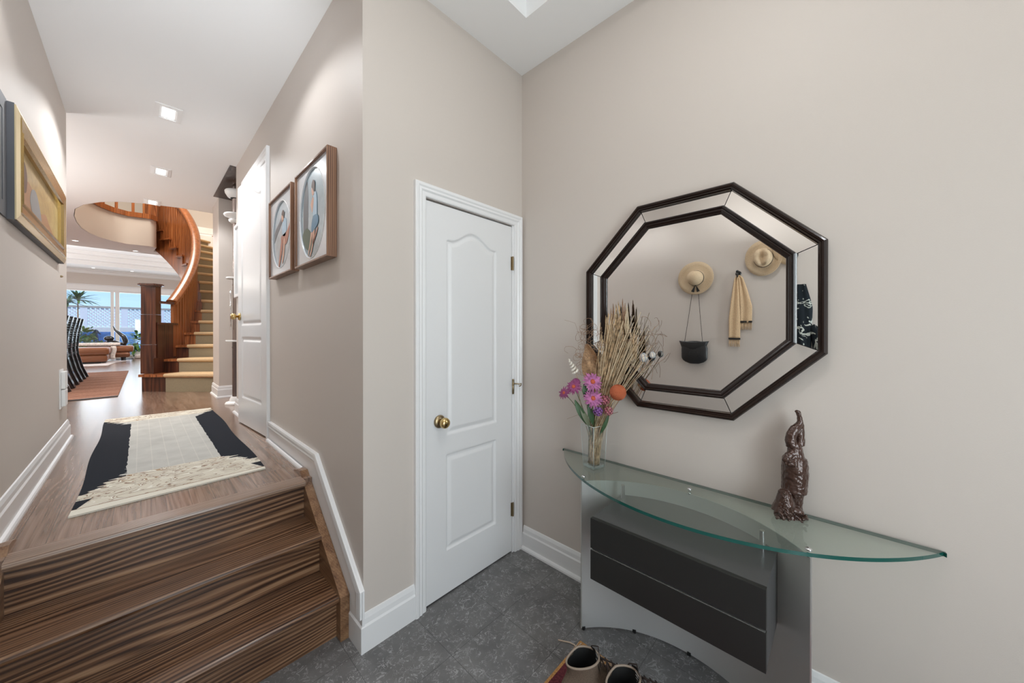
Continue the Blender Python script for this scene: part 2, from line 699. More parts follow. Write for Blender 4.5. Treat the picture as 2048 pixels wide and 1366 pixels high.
box(bm, -3.2, 2.6, 16.7, 16.9, 2.72, 3.5)
box(bm, -3.2, 2.6, 16.7, 16.9, .5, .62)
struct('wall_far', bm, M['wall'])

# staircase geometry shared by the hole in the ceiling and the flight
SC = Vector((-1.62, 8.66, 0))


def sr_in(th):
    return 2.31 + .11 * (th / radians(41.0)) ** 2


def s_xy(r, th):
    return SC.x + r * cos(th), SC.y + r * sin(th)


TH = [radians(-46.2 + 5.86 * k) for k in range(17)]      # riser angles
TZ = [FZ + .235 + .19 * k for k in range(16)]            # tread heights
ROUT = 3.42
UPZ = TZ[15]

left_arc = [(.737, 6.39), (.40, 6.42), (.046, 6.54), (-.17, 6.68), (-.35, 6.88), (-.50, 7.17), (-.60, 7.51), (-.645, 7.95), (-.655, 8.37), (-.64, 8.8), (-.58, 9.15), (-.478, 9.43), (-.34, 9.64), (-.16, 9.76), (.13, 9.70), (.22, 9.80)]
in_top = [s_xy(sr_in(TH[15]), TH[15])]
outer = [(a_, min(b_, 10.58 - .002 * i)) for i, (a_, b_) in enumerate([s_xy(3.45, TH[15] - (TH[15] - radians(-45)) * i / 24) for i in range(25)])]
hole = left_arc + in_top + outer
tray = [(-.05, -.85), (1.404, -.85), (1.404, 1.222), (-.05, 1.222)]
nichehole = None
bm = B()
holed_slab(bm, [[(-5.2, -1.7), (3.3, -1.7), (3.3, 10.66), (-5.2, 10.66)], hole, tray], CZ, 3.6)
struct('ceiling', bm, M['ceiling'])
bm = B(); box(bm, -.1, 1.45, -.9, 1.27, 3.19, 3.24)
struct('ceiling_tray', bm, M['ceiling'])
bm = B()
L = [(x, y) for x, y in left_arc]
rings = [[Vector((x, y, CZ)), Vector((x, y, 3.58))] for x, y in L + in_top]
cx, cy = .6, 8.2
for r in rings:
    for p in r:
        d = Vector((cx - p.x, cy - p.y, 0)).normalized() * .006
        p += d
quad_strip(bm, rings)
struct('wall_stairwell', bm, M['wall'], smooth=True)
bm = B()
arc = [radians(-47 + 107 * i / 40) for i in range(41)]
rings = []
for t in arc:
    a, b = s_xy(3.46, t), s_xy(3.56, t)
    zb_ = FZ if t < radians(20) else (CZ if t < radians(28) else 3.59)
    rings.append([(a[0], a[1], zb_), (a[0], a[1], 6.2), (b[0], b[1], 6.2), (b[0], b[1], zb_)])
quad_strip(bm, rings, closed_u=True, caps=True)
struct('wall_stair_outer', bm, M['wall'], smooth=True, auto=30)
bm = B()
box(bm, -5.2, -5.1, 4, 12.4, 3.6, 6.1); box(bm, 3.2, 3.3, 4, 12.4, 3.6, 6.1)
box(bm, -5.2, 3.3, 4, 4.1, 3.6, 6.1); box(bm, -5.2, 3.3, 12.3, 12.4, 3.45, 6.1)
struct('wall_upstairs', bm, M['wall'])
bm = B(); box(bm, -5.2, 3.3, 4, 12.4, 6.05, 6.15)
struct('ceiling_upstairs', bm, M['ceiling'])
# living room ceiling with stepped tray
bm = B()
O1 = [(-5.2, 10.66), (3.3, 10.66), (3.3, 16.9), (-5.2, 16.9)]
holed_slab(bm, [O1, [(-4.3, 11.3), (2.5, 11.3), (2.5, 15.56), (-4.3, 15.56)]], 3.31, 3.43)
holed_slab(bm, [O1, [(-4.12, 11.48), (2.32, 11.48), (2.32, 15.38), (-4.12, 15.38)]], 3.43, 3.56)
holed_slab(bm, [O1, [(-3.95, 11.65), (2.15, 11.65), (2.15, 15.2), (-3.95, 15.2)]], 3.56, 3.66)
box(bm, -5.2, 3.3, 10.66, 16.9, 3.655, 3.8)
struct('ceiling_living', bm, M['ceiling'])
bm = B()
CROWN = [(0, 0), (.10, 0), (.10, -.015), (.05, -.05), (.02, -.10), (0, -.12)]
miter_sweep(bm, [(3.2, 16.7, 3.31), (-5.1, 16.7, 3.31)], [(u, v) for u, v in CROWN], (0, 0, 1))
struct('trim_1', bm, M['trim'])
# dark timber lining above the niche
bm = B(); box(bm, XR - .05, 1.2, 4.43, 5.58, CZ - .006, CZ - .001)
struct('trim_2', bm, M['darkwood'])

# baseboards
BASE = [(0, 0), (.016, 0), (.016, .098), (.011, .106), (.010, .126), (.005, .143), (0, .145)]
SHOE = [(.016, 0), (.031, 0), (.030, .010), (.025, .018), (.016, .021)]


def baseboard(name, path, shoe=True):
    bm = B()
    miter_sweep(bm, path, BASE, (0, 0, 1))
    if shoe:
        miter_sweep(bm, path, SHOE, (0, 0, 1))
    return struct(name, bm, M['trim'])


baseboard('baseboard_right', [(XM, -1.5, 0), (XM, 1.497, 0)])
bm = B()
miter_sweep(bm, [(.914, YD, 0), (XR, YD, 0), (XR, 1.632, 0)], [(u, v * 1.13) for u, v in BASE], (0, 0, 1))
struct('baseboard_closet', bm, M['trim'])
baseboard('baseboard_left', [(-.502, 4.28, FZ), (XL, 4.28, FZ), (XL, 2.10, FZ)])
baseboard('baseboard_entry_left', [(XL, 1.62, 0), (XL, -1.5, 0)])
baseboard('baseboard_hall', [(XR, 4.04, FZ), (XR, 4.43, FZ), (1.2, 4.43, FZ)])
baseboard('baseboard_niche', [(1.2, 5.58, FZ), (XR, 5.58, FZ), (XR, 6.1, FZ)])
# skirt that follows the steps down, both sides
for nm, sx, X0 in (('baseboard_steps_right', -1, XR), ('baseboard_steps_left', 1, XL)):
    bm = B()
    pts = [(3.095, FZ), (3.095, .730), (2.072, .730), (1.503, .268), (1.503, .1), (1.66, .1), (2.28, FZ)]
    if sx > 0:
        pts = [(2.3, FZ), (2.3, .728), (2.072, .728), (1.503, .268), (1.503, .0), (1.66, .0), (2.28, FZ)]
    extrude_poly(bm, [(X0, y, z) for y, z in pts], (sx * .011, 0, 0))
    cap = [(-.05, 0), (-.05, .004), (-.038, .010), (-.018, .007), (-.013, .012), (0, .010), (0, 0)]
    path = [(X0 + sx * .010, y, z) for y, z in ((3.095 if sx < 0 else 2.12, .730), (2.072, .730), (1.503, .268), (1.503, .15))]
    if sx < 0:
        miter_sweep(bm, path, cap, (-1, 0, 0))
        miter_sweep(bm, [(X0, 2.29, FZ), (X0, 3.095, FZ)], [(u, v) for u, v in SHOE], (0, 0, 1))
    else:
        miter_sweep(bm, path[::-1], cap, (1, 0, 0))
    struct(nm, bm, M['trim'])


# ------------------------------------------------ doors
def door_slab(bm, w, h, panels, cell=.005, depth=.009, t=.035):
    """front face in the XZ plane at y=0 facing -y; panels: (x0,x1,z0,ztop function)"""
    nx, nz = int(w / cell), int(h / cell)
    V = []
    for i in range(nx + 1):
        x = w * i / nx
        row = []
        for j in range(nz + 1):
            z = h * j / nz
            y = 0
            for x0, x1, z0, zt in panels:
                ztop = zt(x)
                d = min(x - x0, x1 - x, z - z0, (ztop - z) * .95)
                if d > 0:
                    if d < .006:
                        y = depth * d / .006
                    elif d < .012:
                        y = depth
                    elif d < .034:
                        y = depth * (1 - (d - .012) / .022) + .0015
                    else:
                        y = .0015
            row.append(bm.verts.new((x, y, z)))
        V.append(row)
    for i in range(nx):
        for j in range(nz):
            bm.faces.new((V[i][j], V[i + 1][j], V[i + 1][j + 1], V[i][j + 1]))
    e = [bm.verts.new(p) for p in ((0, t, 0), (w, t, 0), (w, t, h), (0, t, h))]
    f = [V[0][0], V[nx][0], V[nx][nz], V[0][nz]]
    bm.faces.new(e)
    bot = [V[i][0] for i in range(nx + 1)]
    top = [V[i][nz] for i in range(nx + 1)]
    lef = [V[0][j] for j in range(nz + 1)]
    rig = [V[nx][j] for j in range(nz + 1)]
    bm.faces.new(bot + [e[1], e[0]])
    bm.faces.new(top[::-1] + [e[3], e[2]])
    bm.faces.new(lef[::-1] + [e[0], e[3]])
    bm.faces.new(rig + [e[2], e[1]])


def arch(x0, x1, zs, zp):
    c, hw = (x0 + x1) / 2, (x1 - x0) / 2

    def f(x):
        u = min(1, abs(x - c) / hw)
        return zs + (zp - zs) * (.5 + .5 * cos(pi * min(1, u / .86))) if u < .86 else zs
    return f


def knob(bm_plate, bm_knob, c, out, r=.030):
    """rosette and ball knob pointing along vector out"""
    out = Vector(out).normalized()
    q = Vector((0, 0, 1)).rotation_difference(out).to_matrix().to_4x4()
    T = Matrix.Translation(c) @ q
    a = B()
    lathe(a, [(0, 0), (.033, 0), (.034, .004), (.030, .010), (.014, .014), (0, .014)], sides=32)
    bmesh.ops.transform(a, matrix=T, verts=a.verts)
    me = bpy.data.meshes.new('tmp'); a.to_mesh(me); bm_plate.from_mesh(me); a.free(); bpy.data.meshes.remove(me)
    a = B()
    lathe(a, [(0, .012), (.010, .012), (.010, .026), (.016, .030), (.024, .036), (.0275, .045), (.0275, .053), (.024, .061), (.016, .066), (0, .068)], sides=32)
    bmesh.ops.transform(a, matrix=T, verts=a.verts)
    me = bpy.data.meshes.new('tmp'); a.to_mesh(me); bm_knob.from_mesh(me); a.free(); bpy.data.meshes.remove(me)


CAS = [(0, 0), (0, .010), (.006, .013), (.022, .013), (.030, .019), (.040, .017), (.048, .022), (.060, .022), (.064, .018), (.064, 0)]

# closet door
d1 = thing('door_1', 'white closet door with arched panel', 'door', (1.29, YD, 0))
del d1['category'], d1['label']
d1['kind'] = 'structure'
bm = B()
x0, w, h = .980, .626, 2.042
door_slab(bm, w, h, [(1.110 - x0, 1.476 - x0, .838, arch(1.110 - x0, 1.476 - x0, 1.868, 1.932)),
                     (1.106 - x0, 1.470 - x0, .225, lambda x: .732)])
bmesh.ops.translate(bm, verts=bm.verts, vec=(x0, YD + .004, .009))
obj('door_panel', bm, M['door'], d1, smooth=True, auto=50)
bm = B()
miter_sweep(bm, [(.975, YD, 0), (.975, YD, 2.062), (1.622, YD, 2.062), (1.622, YD, 0)], [(u, v) for u, v in CAS], (0, -1, 0))
box(bm, 1.608, 1.622, YD - .001, YD + .05, 0, 2.06)
obj('door_casing', bm, M['trim'], d1)
pb, kb = B(), B()
knob(pb, kb, (1.062, YD + .003, .926), (0, -1, 0))
hnd = obj('door_knob', kb, M['brass'], d1, smooth=True)
obj('rosette', pb, M['aged'], hnd, smooth=True)
for z in (1.822, .272):
    bm = B()
    tube(bm, [(1.6115, YD - .004, z - .043), (1.6115, YD - .004, z + .043)], .0055, 12)
    box(bm, 1.600, 1.612, YD, YD + .006, z - .042, z + .042)
    obj('hinge', bm, M['aged'], d1)
bm = B()
tube(bm, [(1.6115, YD - .005, 1.000), (1.6115, YD - .005, 1.082)], .006, 12)
ball(bm, (1.6115, YD - .005, 1.088), .007)
tube(bm, [(1.612, YD - .006, 1.065), (1.630, YD - .022, 1.064), (1.640, YD - .036, 1.062), (1.648, YD - .042, 1.066), (1.650, YD - .038, 1.054), (1.642, YD - .030, 1.046)], .0035, 8)
tube(bm, [(1.6115, YD - .006, 1.056), (1.590, YD - .020, 1.056)], .003, 8)
obj('hinge_stop', bm, M['aged'], d1, smooth=True, label='aged brass hinge pin door stop')

# hall door, a little ajar
d2 = thing('door_2', 'x', 'door', (XR, 3.18, FZ))
del d2['category'], d2['label']
d2['kind'] = 'structure'
bm = B()
w, h = .76, 2.085
door_slab(bm, w, h, [(.115, .645, .86, arch(.115, .645, 1.90, 1.97)), (.115, .645, .23, lambda x: .75)], cell=.008)
ang = radians(4)
T = Matrix.Translation((XR - .004, 3.195, FZ + .01)) @ Matrix.Rotation(radians(90) + ang, 4, 'Z') @ Matrix.Scale(1, 4)
# the carved face looks toward -X (into the hall)
T = Matrix.Translation((XR - .008, 3.19, FZ + .01)) @ Matrix.Rotation(ang, 4, 'Z') @ Matrix(((0, 1, 0, 0), (1, 0, 0, 0), (0, 0, 1, 0), (0, 0, 0, 1)))
bmesh.ops.transform(bm, matrix=T, verts=bm.verts)
obj('door_panel', bm, M['trim'], d2, smooth=True, auto=50)
bm = B()
miter_sweep(bm, [(XR, 3.975, FZ), (XR, 3.975, 2.70), (XR, 3.185, 2.70), (XR, 3.185, FZ)], [(u * 1.2, v) for u, v in CAS], (-1, 0, 0))
obj('door_casing', bm, M['trim'], d2)
pb, kb = B(), B()
kp = T @ Vector((.70, 0, .935))
knob(pb, kb, kp, T.to_3x3() @ Vector((0, -1, 0)))
hnd = obj('door_knob', kb, M['brass'], d2, smooth=True)
obj('rosette', pb, M['brass'], hnd, smooth=True)

# glazed front door behind the camera
d3 = thing('door_3', 'x', 'door', (.25, -1.56, 0))
del d3['category'], d3['label']
d3['kind'] = 'structure'
bm = B()
for a, b, c, d in ((-.32, -.24, 0, 2.42), (.74, .82, 0, 2.42), (-.24, .74, 0, .25), (-.24, .74, 2.3, 2.42), (.21, .29, .25, 2.3)):
    box(bm, a, b, -1.59, -1.54, c, d, .004)
obj('door_frame', bm, M['trim'], d3)
M['pane'] = clear_glass('clear_window_glass', (.96, .98, .97))
bm = B(); box(bm, -.24, .21, -1.568, -1.562, .25, 2.3); box(bm, .29, .74, -1.568, -1.562, .25, 2.3)
obj('door_glass', bm, M['pane'], d3)

# terrace window wall
w1 = thing('window_1', 'x', 'window', (-.3, 16.75, .62))
del w1['category'], w1['label']
w1['kind'] = 'structure'
bm = B()
for a, b in ((-3.2, -3.1), (-2.12, -2.0), (-.635, -.565), (-.54, -.45), (.98, 1.1), (2.5, 2.6)):
    box(bm, a, b, 16.70, 16.80, .62, 2.70, .004)
box(bm, -3.2, 2.6, 16.69, 16.80, .62, .68, .004)
box(bm, -3.2, 2.6, 16.69, 16.80, 2.66, 2.74, .004)
obj('window_frame', bm, M['trim'], w1)
bm = B(); box(bm, -3.3, 2.7, 16.675, 16.70, 2.70, 2.84, .006); box(bm, -3.34, 2.74, 16.66, 16.70, 2.84, 2.865, .004)
obj('window_header', bm, M['trim'], w1)
bm = B()
for a, b in ((-3.1, -2.12), (-2.0, -.635), (-.45, .98), (1.1, 2.5)):
    box(bm, a, b, 16.745, 16.751, .68, 2.66)
obj('window_glass', bm, M['pane'], w1)

# ------------------------------------------------ entry steps
st = thing('entry_steps', 'three dark stained oak steps from the tiled entry up to the hall', 'steps', (.13, 1.65, 0))
NY = [2.109, 1.868, 1.648]
NZ = [FZ, .389, .195]


def nosed(bm, x0, x1, y0, y1, z, t=.028):
    pr = [(y1, z - t), (y1, z), (y0 + .006, z), (y0 + .001, z - .004), (y0 - .001, z - t * .5), (y0 + .002, z - t + .003), (y0 + .007, z - t)]
    extrude_poly(bm, [(x0, y, zz) for y, zz in pr], (x1 - x0, 0, 0))


bm = B(); nosed(bm, XL + .052, .612, NY[0], 2.20, FZ + .001, .03)
obj('top_nosing', bm, M['nosing'], st, label='oak nosing along the hall floor edge')
for k in (1, 2):
    bm = B(); nosed(bm, XL + .052, .612, NY[k], NY[k - 1] + .035, NZ[k])
    obj('tread', bm, M['steps'], st)
for k in range(3):
    bm = B()
    box(bm, XL + .052, .612, NY[k] + .032, NY[k] + .05, (NZ[k + 1] if k < 2 else 0), NZ[k] - .027)
    obj('riser', bm, M['steps'], st)
for X0, sx in ((.612, .040), (XL + .012, .040)):
    bm = B()
    pts = [(2.33, FZ - .03), (2.33, FZ + .003), (2.265, FZ + .022), (2.215, FZ + .026), (1.632, .196), (1.632, 0), (1.75, 0)]
    extrude_poly(bm, [(X0, y, z) for y, z in pts], (sx, 0, 0))
    bmesh.ops.bevel(bm, geom=[e for e in bm.edges if e.is_boundary is False and e.calc_face_angle(0) > .3], offset=.002, segments=1, affect='EDGES')
    obj('stringer', bm, M['stepslope'], st)

# ================================================ curved staircase
cs = thing('curved_staircase', 'curved cherry stained oak staircase with tan carpet runner at the end of the hall', 'staircase', (.7, 7.2, FZ))
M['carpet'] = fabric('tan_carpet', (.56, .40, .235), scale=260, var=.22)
M['risercarpet'] = fabric('shaded_tan_carpet', (.285, .235, .155), scale=260, var=.22)  # same carpet as the treads, the risers' duller light put into its colour


def sector(bm, r0, r1, t0, t1, z0, z1, n=4, rf=None):
    """curved wedge; r0/r1 may be functions of the angle"""
    R0 = r0 if callable(r0) else (lambda t: r0)
    R1 = r1 if callable(r1) else (lambda t: r1)
    rings = []
    for i in range(n + 1):
        t = t0 + (t1 - t0) * i / n
        a, b = s_xy(R0(t), t), s_xy(R1(t), t)
        rings.append([(a[0], a[1], z0), (b[0], b[1], z0), (b[0], b[1], z1), (a[0], a[1], z1)])
    quad_strip(bm, rings, closed_u=True, caps=True)


for k in range(16):
    t0 = TH[k]
    t1 = TH[k] + radians(5.86)
    nos = .03 / 2.9
    z = TZ[k]
    zb = FZ if k == 0 else TZ[k - 1]
    inn = (lambda t: sr_in(t) - .045)
    coff = max(.06, .235 - .025 * k)
    rin_c = (lambda t: sr_in(t) + coff)
    bm = B()
    if k == 0:
        sector(bm, lambda t: sr_in(t) - .11, ROUT, t0 - nos * 1.3, t1 + .02, z - .035, z, 5)
    else:
        sector(bm, inn, ROUT, t0 - nos, t1 + .01, z - .033, z, 4)
    bmesh.ops.bevel(bm, geom=[e for e in bm.edges if e.calc_face_angle(0) > 1], offset=.006, segments=2, affect='EDGES')
    tr = obj('tread', bm, M['stairwood'], cs)
    bm = B()
    sector(bm, lambda t: sr_in(t) - (.03 if k else .09), ROUT, t0, t0 + .008, zb - .0, z - .033, 1)
    obj('riser', bm, M['newel'] if k < 3 else M['stairwood'], cs)
    # carpet: rounded nosing along the tread edge and a flat riser part
    bm = B()
    tn = t0 - nos
    a = Vector((*s_xy(rin_c(tn), tn), 0)); b_ = Vector((*s_xy(ROUT - .02, tn), 0))
    tg = Vector((-sin(tn), cos(tn), 0))
    prof = []
    for i in range(9):
        an = pi / 2 + pi * i / 8
        prof.append((cos(an) * .026, sin(an) * .026))
    top, bot = z + .010, z - .042
    L1 = []
    for q, r_ in ((a, 0), (b_, 1)):
        ring = []
        dep = .25 if r_ == 0 else .33
        ring.append(q + tg * dep + Vector((0, 0, z + .010)))
        for u, v in prof:
            ring.append(q + tg * (u + .012) + Vector((0, 0, z - .016 + v)))
        ring.append(q + tg * dep + Vector((0, 0, z - .030)))
        L1.append(ring)
    quad_strip(bm, L1, closed_u=True, caps=True)
    obj('carpet_tread', bm, M['carpet'], cs, smooth=True, auto=40, label='tan carpet on the tread')
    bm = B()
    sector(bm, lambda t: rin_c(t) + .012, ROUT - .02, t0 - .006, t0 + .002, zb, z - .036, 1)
    obj('carpet_riser', bm, M['risercarpet'], cs, label='tan carpet on the riser, coloured as in shade')

# stringers on both sides
def zlin(t):
    return FZ + .235 + .19 * ((t - TH[0]) / radians(5.86))


def stringer(r_of, thick, ta, tb, low, highoff, n=60):
    bm = B()
    rings = []
    for i in range(n + 1):
        t = ta + (tb - ta) * i / n
        zt = zlin(t) + highoff
        zl = max(FZ, zlin(t) - low)
        r = r_of(t)
        a, b = s_xy(r, t), s_xy(r + thick, t)
        rings.append([(a[0], a[1], zl), (b[0], b[1], zl), (b[0], b[1], zt), (a[0], a[1], zt)])
    quad_strip(bm, rings, closed_u=True, caps=True)
    return bm


obj('stringer', stringer(lambda t: sr_in(t) + .0, .035, TH[0] + .03, TH[15] + .02, .56, -.20), M['stairwood'], cs, smooth=True, auto=40)
# stepped upper part of the inner stringer, one tooth per tread
bm = B()
for k in range(1, 16):
    sector(bm, lambda t: sr_in(t) + .001, lambda t: sr_in(t) + .033, TH[k], TH[k] + radians(5.86), TZ[k] - .26, TZ[k] - .033, 3)
obj('stringer_steps', bm, M['stairwood'], cs)
obj('outer_stringer', stringer(lambda t: ROUT - .005, .035, TH[0] + .05, TH[15], .3, .16), M['stairwood'], cs, smooth=True, auto=40)
# closed panelling under the first treads
bm = B()
sector(bm, lambda t: sr_in(t) + .01, lambda t: sr_in(t) + .03, TH[0] + .02, TH[5], FZ, FZ + .45, 8)
sector(bm, lambda t: sr_in(t) + .012, lambda t: sr_in(t) + .028, TH[0] + .05, TH[2], FZ + .45, 1.50, 3)
sector(bm, lambda t: sr_in(t) - .0, lambda t: sr_in(t) + .04, TH[0] + .05, TH[2] + .01, 1.50, 1.53, 3)
obj('under_panel', bm, M['newel'], cs)

# handrail
RAIL = .86


def rail_h(t):
    u = max(0, min(1, (t - TH[2]) / (TH[8] - TH[2])))
    return .71 + .15 * u


pts = []
ta, tb = TH[2] - .03, TH[15] + .25
for i in range(90):
    t = ta + (tb - ta) * i / 89
    r = sr_in(t) + .01
    zz = zlin(min(t, TH[15])) + rail_h(t) - .02
    pts.append((*s_xy(r, t), zz))
prof = [(-.036, -.030), (-.040, -.012), (-.046, .004), (-.046, .020), (-.034, .034), (-.012, .040), (.012, .040), (.034, .034), (.046, .020), (.046, .004), (.040, -.012), (.036, -.030)]
prof = [(a * 1.35, c * 1.25) for a, c in prof]
bm = B()
sweep_shape(bm, pts, prof, (0, 0, 1))
obj('handrail', bm, M['stairwood'], cs, smooth=True, auto=50)
# flat broad balusters, three per tread
for k in range(0, 16):
    for j in range(3):
        if k == 0 or (k == 1 and j < 2):
            continue
        t = TH[k] + radians(5.86) * (j + .55) / 3
        zt = zlin(t) + rail_h(t) - .045
        dt = .031 / sr_in(t)
        bm = B()
        sector(bm, lambda q: sr_in(q) - .006, lambda q: sr_in(q) + .028, t - dt, t + dt, TZ[k] - .01, zt, 1)
        obj('baluster', bm, M['stairwood'], cs)

# newel post with broad faceted cap and the short level rail
nx, ny = .106, 7.065
bm = B()
z0 = TZ[0]
q = B()
box(q, -.083, .083, -.070, .070, z0, z0 + .40, .004)
box(q, -.080, .080, -.067, .067, z0 + .403, z0 + .82, .004)
box(q, -.079, .079, -.066, .066, z0 + .823, 2.03, .004)
bmesh.ops.transform(q, matrix=Matrix.Translation((nx, ny, 0)) @ Matrix.Rotation(radians(-26), 4, 'Z'), verts=q.verts)
nw = obj('newel_post', q, M['newel'], cs)
q = B()
hexp = [(.155 * cos(a), .118 * sin(a)) for a in [radians(v) for v in (0, 52, 128, 180, 232, 308)]]
for s, a, b_ in ((.82, 2.03, 2.045), (1.0, 2.045, 2.062), (.9, 2.062, 2.07)):
    extrude_poly(q, [(x * s, y * s, a) for x, y in hexp], (0, 0, b_ - a))
bmesh.ops.transform(q, matrix=Matrix.Translation((nx, ny, 0)) @ Matrix.Rotation(radians(-36), 4, 'Z'), verts=q.verts)
obj('newel_cap', q, M['newel'], nw)
bm = B()
a = pts[0]
box(bm, 0, 1, -.03, .03, -.02, .02)
A0 = Vector((nx + .04, ny - .0, a[2] - .01)); A1 = Vector((a[0], a[1], a[2] - .01))
bm.free(); bm = B()
sweep_shape(bm, [A0, A1], [(-.04, -.02), (-.04, .015), (.04, .015), (.04, -.02)], (0, 0, 1))
obj('level_rail', bm, M['newel'], cs)
bm = B()
p = s_xy(sr_in(TH[1]) - .03, TH[1] - .045)
tube(bm, [(p[0], p[1], TZ[0]), (p[0], p[1], TZ[0] + .95)], .012, 10)
lathe(bm, [(0, 0), (.04, 0), (.042, .008), (.03, .014), (0, .014)], (p[0], p[1], TZ[0]), sides=20)
obj('rail_support', bm, M['newel'], cs, smooth=True, auto=40)

# gallery balustrade on the floor above
gb = cs
path = [Vector((x, y, 0)) for x, y in left_arc[2:] + in_top]
dense = []
for i in range(len(path) - 1):
    for s in range(4):
        dense.append(path[i].lerp(path[i + 1], s / 4))
dense.append(path[-1])
bm = B()
sweep_shape(bm, [p + Vector((0, 0, 3.60)) for p in dense], [(-.045, -.03), (-.05, .06), (.03, .06), (.03, -.03)], (0, 0, 1))
obj('gallery_fascia', bm, M['stairwood'], gb, smooth=True, auto=40)
bm = B()
sweep_shape(bm, [p + Vector((0, 0, 4.52)) for p in dense], prof, (0, 0, 1))
obj('gallery_handrail', bm, M['stairwood'], gb, smooth=True, auto=50)
acc = 0
for i in range(1, len(dense)):
    acc += (dense[i] - dense[i - 1]).length
    if acc > .20:
        acc = 0
        bm = B()
        p = dense[i]
        box(bm, p.x - .02, p.x + .02, p.y - .02, p.y + .02, 3.655, 4.49, .003)
        obj('gallery_baluster', bm, M['stairwood'], gb)

# ================================================ recessed ceiling lamps
M['lampwhite'] = mat('white_lamp_ring', (.85, .85, .85), .4)
M['bulb'] = mat('lit_lamp', (1, 1, 1), .5, emit=(1, .97, .93), estr=5)
hl = None
lab = ['square recessed ceiling lamp directly over the oak entry steps', 'nearest visible square recessed lamp in the hall ceiling, above the patterned rug', 'narrow looking recessed lamp in the middle of the hall ceiling', 'recessed lamp by the round stair opening in the hall ceiling']
for i, (x, y) in enumerate(HALL_LIGHTS):
    t = thing('recessed_lamp', lab[i], 'ceiling lamp', (x, y, CZ), 'recessed lamps along the hall ceiling')
    bm = B()
    miter_sweep(bm, [(x - .052, y - .10, CZ), (x + .052, y - .10, CZ), (x + .052, y + .10, CZ), (x - .052, y + .10, CZ)], [(0, 0), (0, -.003), (.004, -.009), (-.022, -.004), (-.022, 0)], (0, 0, 1), closed=True)
    box(bm, x - .05, x + .05, y - .10, y + .10, CZ - .002, CZ - .0005)
    obj('trim_ring', bm, M['lampwhite'], t)
    bm = B()
    box(bm, x - .034, x + .034, y - .078, y + .078, CZ - .0045, CZ - .0025, .001)
    obj('lamp', bm, M['bulb'], t, smooth=True)
spots = [(-.063, 10.45, CZ, 'round downlight in the ceiling just beyond the stair opening'), (-.80, 10.07, CZ, 'round downlight in the ceiling beyond the gold framed picture'),
         (-.95, 16.15, 3.31, 'small downlight above the left terrace window'), (-.17, 16.15, 3.31, 'small downlight above the middle mullion of the terrace window')]
for x, y, z, l in spots:
    t = thing('downlight', l, 'ceiling lamp', (x, y, z), 'round downlights over the living room')
    bm = B(); lathe(bm, [(.035, 0), (.05, 0), (.05, -.004), (.037, -.006), (.035, -.002)], (x, y, z), sides=24)
    obj('trim_ring', bm, M['lampwhite'], t, smooth=True)
    bm = B(); lathe(bm, [(0, -.003), (.036, -.003), (.036, -.0005), (0, -.0005)], (x, y, z), sides=24)
    obj('lamp', bm, M['bulb'], t, smooth=True)
t = thing('ceiling_lamp', 'round flush ceiling lamp in the white entry tray', 'ceiling lamp', (.68, .2, 3.19))
bm = B(); lathe(bm, [(0, 0), (.19, 0), (.19, -.012), (.175, -.014), (0, -.014)], (.68, .2, 3.19), sides=40)
obj('lamp_plate', bm, M['lampwhite'], t, smooth=True, auto=40)
for x, y, l in ((.15, .9, 'small downlight over the entry, by the hats wall'), (1.25, -.9, 'small downlight over the entry near the front door')):
    tt = thing('entry_downlight', l, 'ceiling lamp', (x if x > .3 else x, y, CZ))
    zc = CZ if not (-.05 < x < 1.404 and -.85 < y < 1.222) else 3.19
    bm = B(); lathe(bm, [(.035, 0), (.055, 0), (.055, -.004), (.037, -.006), (.035, -.002)], (x, y, zc), sides=24)
    obj('trim_ring', bm, M['lampwhite'], tt, smooth=True)

# ================================================ column in the niche
M['smoke'] = mat('smoky_brushed_steel', (.34, .29, .27), .22, .85)
M['darksteel'] = mat('dark_smoky_tube', (.13, .10, .095), .16, .6, coat=.5)
cx, cy = .757, 5.0
co = thing('standing_column', 'tall smoky tube column with white discs and round white foot in the niche', 'column', (cx, cy, FZ))
bm = B(); lathe(bm, [(0, 0), (.112, 0), (.114, .010), (.105, .024), (.075, .034), (.07, .06), (.058, .085), (0, .085)], (cx, cy, FZ), sides=40)
obj('foot', bm, M['white'], co, smooth=True, auto=50)
for z0, z1, r, m_ in ((FZ + .08, 1.285, .047, 'darksteel'), (1.30, 1.99, .044, 'smoke'), (2.01, 2.68, .040, 'smoke'), (2.70, 3.03, .043, 'smoke')):
    bm = B(); lathe(bm, [(r - .004, z0), (r, z0), (r, z1), (r - .004, z1)], (cx, cy, 0), sides=32)
    lathe(bm, [(r + .001, z1 - .07), (r + .003, z1 - .068), (r + .003, z1 - .058), (r + .001, z1 - .056)], (cx, cy, 0), sides=32)
    obj('tube_section', bm, M[m_], co, smooth=True, auto=40)
for z, r in ((1.285, .085), (1.99, .08)):
    bm = B(); lathe(bm, [(0, 0), (r, 0), (r + .004, .008), (r, .018), (0, .018)], (cx - .02, cy, z), sides=32)
    obj('shelf_disc', bm, M['white'], co, smooth=True, auto=50)
bm = B(); lathe(bm, [(0, 0), (.05, 0), (.075, .02), (.078, .035), (.06, .045), (.075, .06), (.115, .075), (.122, .088), (.115, .10), (0, .10)], (cx, cy, 2.62), sides=36)
obj('collar', bm, M['white'], co, smooth=True, auto=50)
bm = B(); lathe(bm, [(.06, 0), (.085, .01), (.108, .05), (.112, .075), (.104, .085), (.094, .075), (.08, .03), (.06, .012)], (cx, cy, 2.90), sides=36)
obj('ring', bm, M['white'], co, smooth=True, auto=60)
bm = B(); tube(bm, [(cx - .062, cy - .02, 1.42), (cx - .062, cy - .02, 1.86)], .006, 8)
obj('side_rod', bm, M['chrome'], co, smooth=True)

